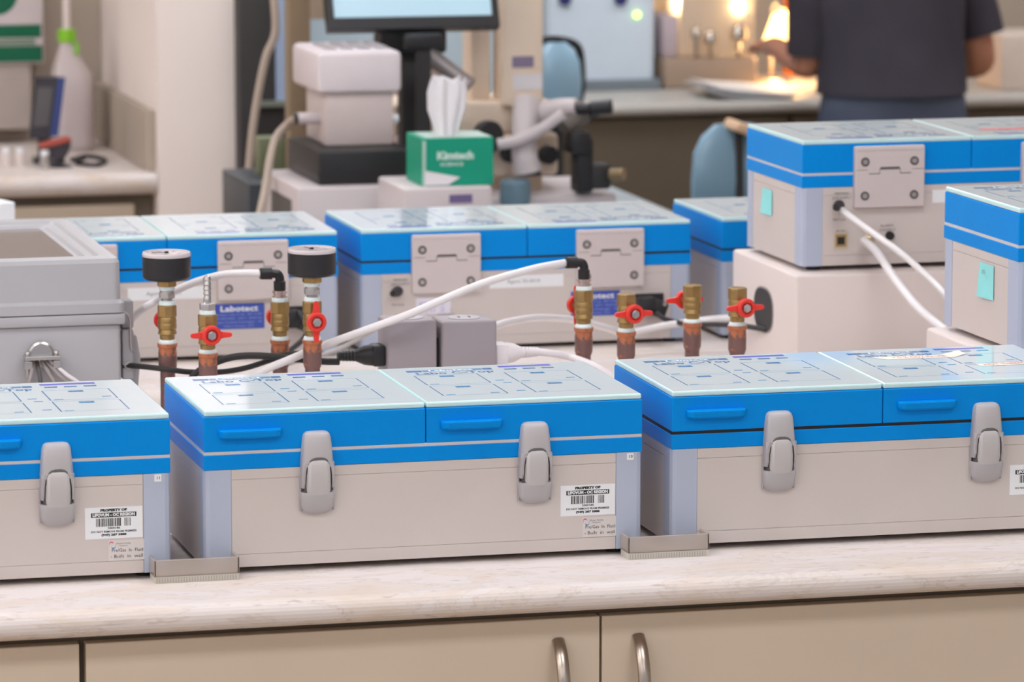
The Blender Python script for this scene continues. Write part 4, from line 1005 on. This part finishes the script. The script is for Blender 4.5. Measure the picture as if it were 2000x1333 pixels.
o, w_, h = spanbox(506, 556, 268, 340, 9.62, .05, 'clear_bag', 'pale green packet standing on the dark storage cart', 'packet', mat('pale green film', (122, 128, 100), .5, vary=.15, scale=30), zbot=czt)
o, w_, h = spanbox(541, 572, 374, 430, 9.1, .04, 'carton', 'small yellow carton behind the left back incubator', 'carton', mat('mustard card', (176, 158, 60), .6), zbot=TB)

# ---- far right bay
cf = atz(1300, 205, TB); fy = cf.y+.06
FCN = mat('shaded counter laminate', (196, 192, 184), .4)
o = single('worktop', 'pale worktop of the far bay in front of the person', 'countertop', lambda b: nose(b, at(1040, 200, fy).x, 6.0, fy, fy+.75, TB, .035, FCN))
t = thing('base_cabinet', 'base cabinet under the far worktop, coloured dark brown for its shade', 'cabinet', (at(1040, 200, fy).x, fy+.03, 0))
DBR = mat('shaded brown laminate', (104, 92, 76), .55, vary=.03)  # shade on the far cabinets is put into this brown base colour
child(t, 'body', lambda b: b.box(.002, 3.0, .022, .70, 0, TB-.037, DBR))
for i in range(4): child(t, 'door', lambda b: b.box(.01+.72*i, .72*i+.715, 0, .021, .08, TB-.045, DBR, bev=.002))
INCM = mat('ice blue enamel', (216, 230, 242), .4, vary=.02)
o, w_, h = spanbox(1062, 1284, -150, 148, 12.15, .40, 'cell_incubator', 'ice blue tabletop instrument with a green indicator light on the far worktop', 'laboratory instrument', INCM, bev=.03, zbot=TB)
child(o, 'plinth', lambda b: b.box(-w_/2+.0, w_/2+.01, -.012, .40, 0, .030, mat('grey plinth', (120, 130, 136), .5), bev=.004))
gl = at(1248, 30, o.location.y-.02)
child(o, 'indicator_light', lambda b: b.lathe([(0, .006), (.006, .005), (.007, 0), (0, 0)], mat('green lamp', (170, 230, 90), .3, vary=0, emit=(150, 230, 60), es=14), Matrix.Translation((gl.x-o.location.x, -.001, gl.z-TB)) @ Matrix.Rotation(PI/2, 4, 'X')), 'green indicator light')
for px in (1103, 1212):
    kq = at(px, -2, o.location.y)
    child(o, 'knob', lambda b: b.lathe([(0, .014), (.016, .012), (.019, 0), (0, 0)], mat('navy knob', (52, 56, 116), .4), Matrix.Translation((kq.x-o.location.x, -.001, kq.z-TB)) @ Matrix.Rotation(PI/2, 4, 'X')), 'navy knob')
# black framed chair in the middle distance
def chair(px, pyt, D_, label, shell, wpx, hpx, rz, frame):
    c = atd(px, pyt, D_); k = D_/FPX
    t = thing('laboratory_chair', label, 'chair', (c.x, c.y, 0), rz, 'laboratory chairs')
    ztop = c.z; hw = wpx*k/2; hh = hpx*k
    def back(b):
        R = []
        for (z, s, yy) in ((0, .55, .0), (.03, .82, -.004), (hh*.25, .97, -.012), (hh*.5, 1.0, -.016), (hh*.75, .93, -.012), (hh*.9, .72, -.004), (hh, .42, .0)):
            R.append([(hw*s*math.cos(2*PI*i/28), yy+.028*(abs(math.sin(2*PI*i/28))**.8)*(1 if math.sin(2*PI*i/28) > 0 else -1)*(.4+.6*s), ztop-hh+z) for i in range(28)])
        b.loft(R, shell)
    child(t, 'backrest', back)
    if frame: child(t, 'backrest_frame', lambda b: b.tube([(-hw*.7, 0, ztop+.002), (0, 0, ztop+.006), (hw*.85, 0, ztop-.01), (hw*1.05, 0, ztop-.06), (hw*1.02, 0, ztop-hh*.7), (hw*.6, 0, ztop-hh)], .010, BLACK), 'black tubular frame')
    child(t, 'seat', lambda b: b.box(-.21, .21, -.42, -.03, .56, .62, shell, bev=.025, seg=3))
    child(t, 'column', lambda b: (b.cyl((0, -.22, .12), (0, -.22, .56), .025, STEEL), b.box(-.02, .02, -.2, .02, .53, .56, RUBBER), b.box(-.02, .02, .0, .03, .53, ztop-hh+.05, RUBBER)))
    child(t, 'base', lambda b: [b.box(-.02, .02, 0, .28, .07, .10, RUBBER, bev=.005, M=Matrix.Translation((0, -.22, 0)) @ Matrix.Rotation(2*PI*i/5, 4, 'Z')) for i in range(5)])
    for i in range(5): child(t, 'caster', lambda b: b.cyl((.27*math.sin(2*PI*i/5)-.012, -.22+.27*math.cos(2*PI*i/5), .035), (.27*math.sin(2*PI*i/5)+.012, -.22+.27*math.cos(2*PI*i/5), .035), .034, RUBBER))
    return t, ztop
t, zt_ = chair(1085, 82, 10.9, 'laboratory chair with a shiny blue back and black frame behind the microscope pillar', mat('glossy pale blue vinyl', (150, 184, 204), .18), 100, 150, 0, True)
t, zt_ = chair(1432, 242, 9.9, 'laboratory chair with a rounded steel blue back left of the raised incubator', mat('steel blue vinyl', (132, 166, 186), .22), 190, 215, .12, False)
aq = atd(1448, 250, 9.85)
b = MB(); q = aq-Vector(t.location); b.box(-.028, .028, -.05, .05, -.012, .012, mat('pale wood', (226, 190, 156), .5), bev=.008, seg=3, M=Matrix.Rotation(-.12, 4, 'Z') @ Matrix.Translation(q) @ Matrix.Rotation(.35, 4, 'Y')); b.cyl(Matrix.Rotation(-.12, 4, 'Z') @ (q+Vector((.0, .02, -.01))), Matrix.Rotation(-.12, 4, 'Z') @ (q+Vector((.0, -.0, -.35))), .010, RUBBER)
link('armrest', b.mesh('armrest'), t)['label'] = 'pale tan armrest pad'

# clear bench instrument, papers and warm lamp on the far worktop
hx = atd(1385, 150, 12.25)
t = thing('embryo_workstation', 'low grey workstation with a clear hood and glinting fittings on the far worktop', 'laboratory instrument', (hx.x, hx.y, TB))
def HX(px): return at(px, 100, hx.y).x-hx.x
def HZ(py): return at(1385, py, hx.y).z-TB
child(t, 'base', lambda b: b.box(HX(1297), HX(1480), 0, .40, 0, HZ(112), mat('taupe instrument case', (168, 146, 126), .45), bev=.012, seg=3))
child(t, 'side_box', lambda b: b.box(HX(1299), HX(1330), .02, .3, HZ(112), HZ(30), mat('lilac grey case', (190, 174, 178), .5), bev=.008))
child(t, 'hood', lambda b: b.box(HX(1331), HX(1480), .02, .30, HZ(112)+.001, HZ(-10), mat('clear hood plastic', (240, 228, 212), .3, trans=.6, vary=0), bev=.01), 'clear plastic hood')
for px, py, r_ in ((1388, 70, .02), (1442, 62, .024), (1360, 60, .015)): child(t, 'chrome_fitting', lambda b: (b.lathe([(0, r_), (r_*.7, r_*.7), (r_, 0), (r_, -.02), (0, -.02)], mat('chrome', (230, 220, 205), .12, metal=1), Matrix.Translation((HX(px), .0, HZ(py)))), b.cyl((HX(px), 0, HZ(112)), (HX(px), 0, HZ(py)-.015), .006, mats['chrome'])))
# papers
pp_ = atd(1455, 150, 11.98)
t = thing('paper_stack', 'curled stack of white papers at the edge of the far worktop', 'papers', (pp_.x, fy+.14, TB))
for i in range(3):
    def pg(b, i=i):
        R = []
        for j in range(9):
            u = -1+j/4; z = .004+.006*i+.020*(max(0, -u))**2+.004*math.sin(3*u+i)
            R.append([(u*.115+.01*i, -.13, z), (u*.115+.01*i, .13, z+.004), (u*.115+.01*i, .13, z+.007), (u*.115+.01*i, -.13, z+.003)])
        b.loft(R, WHITE, smooth=False)
    child(t, 'paper_sheet', pg)
# warm task lamp
lp = atd(1530, 64, 12.35)
t = thing('task_lamp', 'warm glowing task lamp with a wide shade beside the person on the far worktop', 'lamp', (lp.x, lp.y, TB)); lz = lp.z-TB
WL = mat('warm lit bulb', (255, 226, 170), .5, vary=0, emit=(255, 206, 140), es=150)
child(t, 'shade', lambda b: b.lathe([(.022, .085), (.030, .08), (.060, .0), (.058, .0), (.028, .075)], mat('cream lamp shade', (250, 226, 186), .5, vary=0, emit=(255, 190, 110), es=9), Matrix.Translation((0, 0, lz-.03))), 'glowing cream shade')
child(t, 'bulb', lambda b: b.lathe([(0, -.035), (.02, -.028), (.028, -.005), (.02, .02), (0, .03)], WL, Matrix.Translation((0, 0, lz-.02))), 'bright warm bulb')
child(t, 'stand', lambda b: (b.tube([(.0, .10, .01), (.0, .11, .15), (.0, .06, lz+.08), (0, .0, lz+.06)], .007, STEEL), b.lathe([(0, .012), (.05, .010), (.055, 0), (0, 0)], STEEL, Matrix.Translation((0, .10, 0)))))
q = at(1420, 15, fy+.66)
t = thing('spot_lamp', 'tiny bright spot lamp above the clear hood of the far workstation', 'lamp', (q.x, q.y, TB))
child(t, 'bulb', lambda b: b.lathe([(0, -.012), (.009, -.008), (.012, 0), (.009, .008), (0, .012)], mat('white hot bulb', (255, 248, 230), .5, vary=0, emit=(255, 214, 150), es=260), Matrix.Translation((0, -.01, q.z-TB))))
child(t, 'gooseneck', lambda b: b.tube([(.02, .08, 0), (.03, .1, (q.z-TB)*.6), (.01, .04, q.z-TB+.02), (0, .0, q.z-TB+.004)], .006, STEEL))
o, w_, h = spanbox(1538, 1576, -90, 60, 12.6, .05, 'orange_bottle', 'tall orange bottle behind the warm task lamp', 'bottle', mat('orange plastic', (244, 130, 30), .4), zbot=TB, bev=.012)
o, w_, h = spanbox(1955, 2060, 65, 165, 12.2, .2, 'instrument_box', 'cream box on the far worktop right of the person', 'instrument box', mat('cream enamel', (226, 210, 196), .5), zbot=TB, bev=.01)

# ---- person at the far worktop, seen from behind
PD = 11.45
pc = atd(1745, 160, PD); px0, py0 = pc.x, pc.y
t = thing('person', 'person in a dark charcoal T-shirt and navy trousers leaning over the far worktop', 'person', (px0, py0, 0))
def hz_(py): return CAM.z-(py+641)/FPX*PD
k = PD/FPX
SKIN = mat('skin', (196, 138, 112), .5, vary=.03)
verts = {}
def V(n, x, y, z, r): verts[n] = (x, y, z, r)
waist = hz_(165)
V('pelvis', 0, 0, .93, (.150, .105)); V('belly', 0, .02, 1.06, (.145, .10)); V('chest', 0, .06, 1.26, (.165, .11)); V('neckb', 0, .13, 1.44, (.07, .065)); V('neck', 0, .17, 1.50, (.055, .055)); V('skull', 0, .20, 1.59, (.075, .085)); V('crown', 0, .21, 1.68, (.06, .07))
for s, n in ((-1, 'l'), (1, 'r')):
    V('sh'+n, s*.175, .09, 1.385, .055)
    V('hip'+n, s*.095, 0, .88, .088); V('kn'+n, s*.10, .01, .49, .058); V('an'+n, s*.10, -.02, .09, .040); V('to'+n, s*.115, .14, .045, .032)
el = (-.192, .08, hz_(130)); er = (.268, .07, hz_(122))
V('ell', *el, .044); V('wrl', -.225, .30, hz_(96), .029)
V('elr', *er, .044); V('wrr', .290, .30, hz_(150), .029)
E_l = [('pelvis', 'belly'), ('belly', 'chest'), ('chest', 'neckb'), ('neckb', 'neck'), ('neck', 'skull'), ('skull', 'crown'), ('neckb', 'shl'), ('neckb', 'shr'), ('shl', 'ell'), ('ell', 'wrl'), ('shr', 'elr'), ('elr', 'wrr'), ('pelvis', 'hipl'), ('hipl', 'knl'), ('knl', 'anl'), ('anl', 'tol'), ('pelvis', 'hipr'), ('hipr', 'knr'), ('knr', 'anr'), ('anr', 'tor')]
# hands: palm and five fingers on each wrist
for s, n in ((-1, 'l'), (1, 'r')):
    wx, wy, wz, _ = verts['wr'+n]
    V('pa'+n, wx-s*.010, wy+.055, wz-.008, .026); E_l.append(('wr'+n, 'pa'+n))
    for i, (dx, L_) in enumerate(((-.030, .070), (-.011, .082), (.009, .078), (.027, .060))):
        a_ = f'f{i}a{n}'; b_ = f'f{i}b{n}'; c_ = f'f{i}c{n}'
        V(a_, wx-s*.010+s*dx, wy+.095, wz-.006, .0105); V(b_, wx-s*.010+s*dx*1.1, wy+.095+L_*.5, wz-.012, .0090); V(c_, wx-s*.010+s*dx*1.15, wy+.095+L_*.85, wz-.030, .0080)
        E_l += [('pa'+n, a_), (a_, b_), (b_, c_)]
    V('ta'+n, wx-s*.045, wy+.055, wz-.012, .012); V('tb'+n, wx-s*.060, wy+.090, wz-.022, .0095); E_l += [('pa'+n, 'ta'+n), ('ta'+n, 'tb'+n)]
names = list(verts); me = bpy.data.meshes.new('body_raw'); me.from_pydata([verts[n][:3] for n in names], [(names.index(a), names.index(b_)) for a, b_ in E_l], [])
ob = bpy.data.objects.new('body_raw', me); C.objects.link(ob)
md = ob.modifiers.new('skin', 'SKIN'); md.use_smooth_shade = True
for i, n in enumerate(names):
    r_ = verts[n][3]; sv = me.skin_vertices[0].data[i]; sv.radius = r_ if isinstance(r_, tuple) else (r_, r_); sv.use_root = (n == 'pelvis')
sb_ = ob.modifiers.new('sub', 'SUBSURF'); sb_.levels = 2; sb_.render_levels = 2
bpy.context.view_layer.update()
bm_ = bpy.data.meshes.new_from_object(ob.evaluated_get(bpy.context.evaluated_depsgraph_get())); bpy.data.objects.remove(ob)
bm_.name = 'body'; bm_.materials.clear(); bm_.materials.append(SKIN)
for f in bm_.polygons: f.use_smooth = True; f.material_index = 0
body = link('body', bm_, t)
# clothes follow the body
SHIRT = mat('charcoal cotton', (68, 65, 73), .85, spec=.1, vary=.12, scale=6, bump=.4); TROU = mat('navy cotton', (84, 92, 110), .85, spec=.1, vary=.12, scale=6, bump=.4)
def ell(cx, cy, z, a, b_, n=32, wob=0, sd=0): return [(cx+a*math.cos(2*PI*i/n)*(1+wob*math.sin(5*2*PI*i/n+sd)), cy+b_*math.sin(2*PI*i/n)*(1+wob*math.cos(4*2*PI*i/n+sd)), z) for i in range(n)]
hem = hz_(172)
child(t, 'shirt', lambda b: (b.loft([ell(.0, .0, hem, .200, .145, wob=.03), ell(0, .01, hem+.06, .196, .140, wob=.025, sd=1), ell(0, .02, 1.10, .190, .132, wob=.02, sd=2), ell(0, .045, 1.22, .205, .140), ell(0, .07, 1.34, .215, .135), ell(0, .10, 1.41, .180, .105), ell(0, .125, 1.455, .105, .085), ell(0, .14, 1.475, .070, .070)], SHIRT),
    b.tube([(-.13, .09, 1.40), (-.175, .09, 1.36), (-.188, .085, 1.24), (-.188, .085, 1.13), (el[0]+.004, .09, el[2]+.040)], lambda u: .072-.004*u, SHIRT, seg=22),
    b.tube([(.13, .09, 1.40), (.19, .09, 1.36), (.220, .085, 1.24), (.245, .08, 1.16), (er[0]-.008, .075, er[2]+.070)], lambda u: .070-.004*u, SHIRT, seg=22)), 'charcoal short-sleeved T-shirt')
def trou(b):
    b.loft([ell(0, .0, .80, .180, .125), ell(0, .0, .88, .198, .138, wob=.01), ell(0, 0, hem-.02, .192, .134), ell(0, .01, hem+.06, .172, .122)], TROU)
    for s in (-1, 1): b.loft([ell(s*.10, -.005, .085, .075, .085, wob=.03), ell(s*.102, .0, .30, .078, .085, wob=.02), ell(s*.10, .01, .50, .086, .090), ell(s*.095, 0, .80, .100, .122)], TROU)
child(t, 'trousers', trou, 'navy trousers')
HAIR = mat('dark brown hair', (58, 44, 38), .6, vary=.2, scale=60, bump=.8)
def hair(b):
    R = []
    for (z, a, c_, dy) in ((1.52, .050, .035, .115), (1.56, .080, .070, .155), (1.61, .092, .095, .180), (1.67, .090, .100, .19), (1.72, .066, .078, .20), (1.745, .02, .025, .205)): R.append(ell(0, dy, z, a, c_, wob=.03))
    b.loft(R, HAIR)
child(t, 'hair', hair, 'short dark brown hair')
def face(b):
    b.tube([(0, .275, 1.60), (0, .292, 1.575), (0, .283, 1.565)], .009, SKIN)
    for s in (-1, 1):
        b.lathe([(0, -.011), (.009, -.006), (.011, 0), (.009, .006), (0, .011)], WHITE, Matrix.Translation((s*.028, .272, 1.605)))
        b.loft([[(s*(.083+dx), .195+.014*math.cos(2*PI*i/12), 1.59+.026*math.sin(2*PI*i/12)) for i in range(12)] for dx in (0, .008)], SKIN)
    b.box(-.022, .022, .268, .276, 1.542, 1.550, mat('lips', (170, 96, 88), .5), bev=.003)
child(t, 'face', face)
for s in (-1, 1): child(t, 'shoe', lambda b: b.box(s*.105-.045, s*.105+.045, -.07, .20, 0, .085, BLACK, bev=.025, seg=3))

# clutter under and behind the monitor
o, w_, h = spanbox(600, 990, -70, 190, 10.35, .06, 'partition_panel', 'pale blue partition panel behind the monitor', 'partition', mat('pale blue panel', (186, 204, 214), .5, vary=.03, scale=3), zbot=0, bev=.004)
child(o, 'foot_rail', lambda b: b.box(-w_/2, w_/2, -.04, .10, 0, .06, DARKM, bev=.004))
o, w_, h = spanbox(784, 862, 100, 196, 9.7, .10, 'meter_box', 'small pinkish beige box under the monitor with a dark diagonal lead', 'instrument box', mat('pinkish beige case', (190, 170, 162), .5), zbot=TB, bev=.006)
child(o, 'lead', lambda b: b.tube([(w_/2-.005, -.006, h-.01), (0, -.008, h-.06), (-w_/2+.01, -.006, h-.10)], .003, DARKM))
o, w_, h = spanbox(792, 868, 66, 98, 9.0, .03, 'cable_tray', 'black cable tray standing beneath the monitor', 'cable tray', BLACK, bev=.008)
child(o, 'support_leg', lambda b: [b.box(-.015, .015, .010, .022, -(o.location.z-TB), .001, RUBBER)])
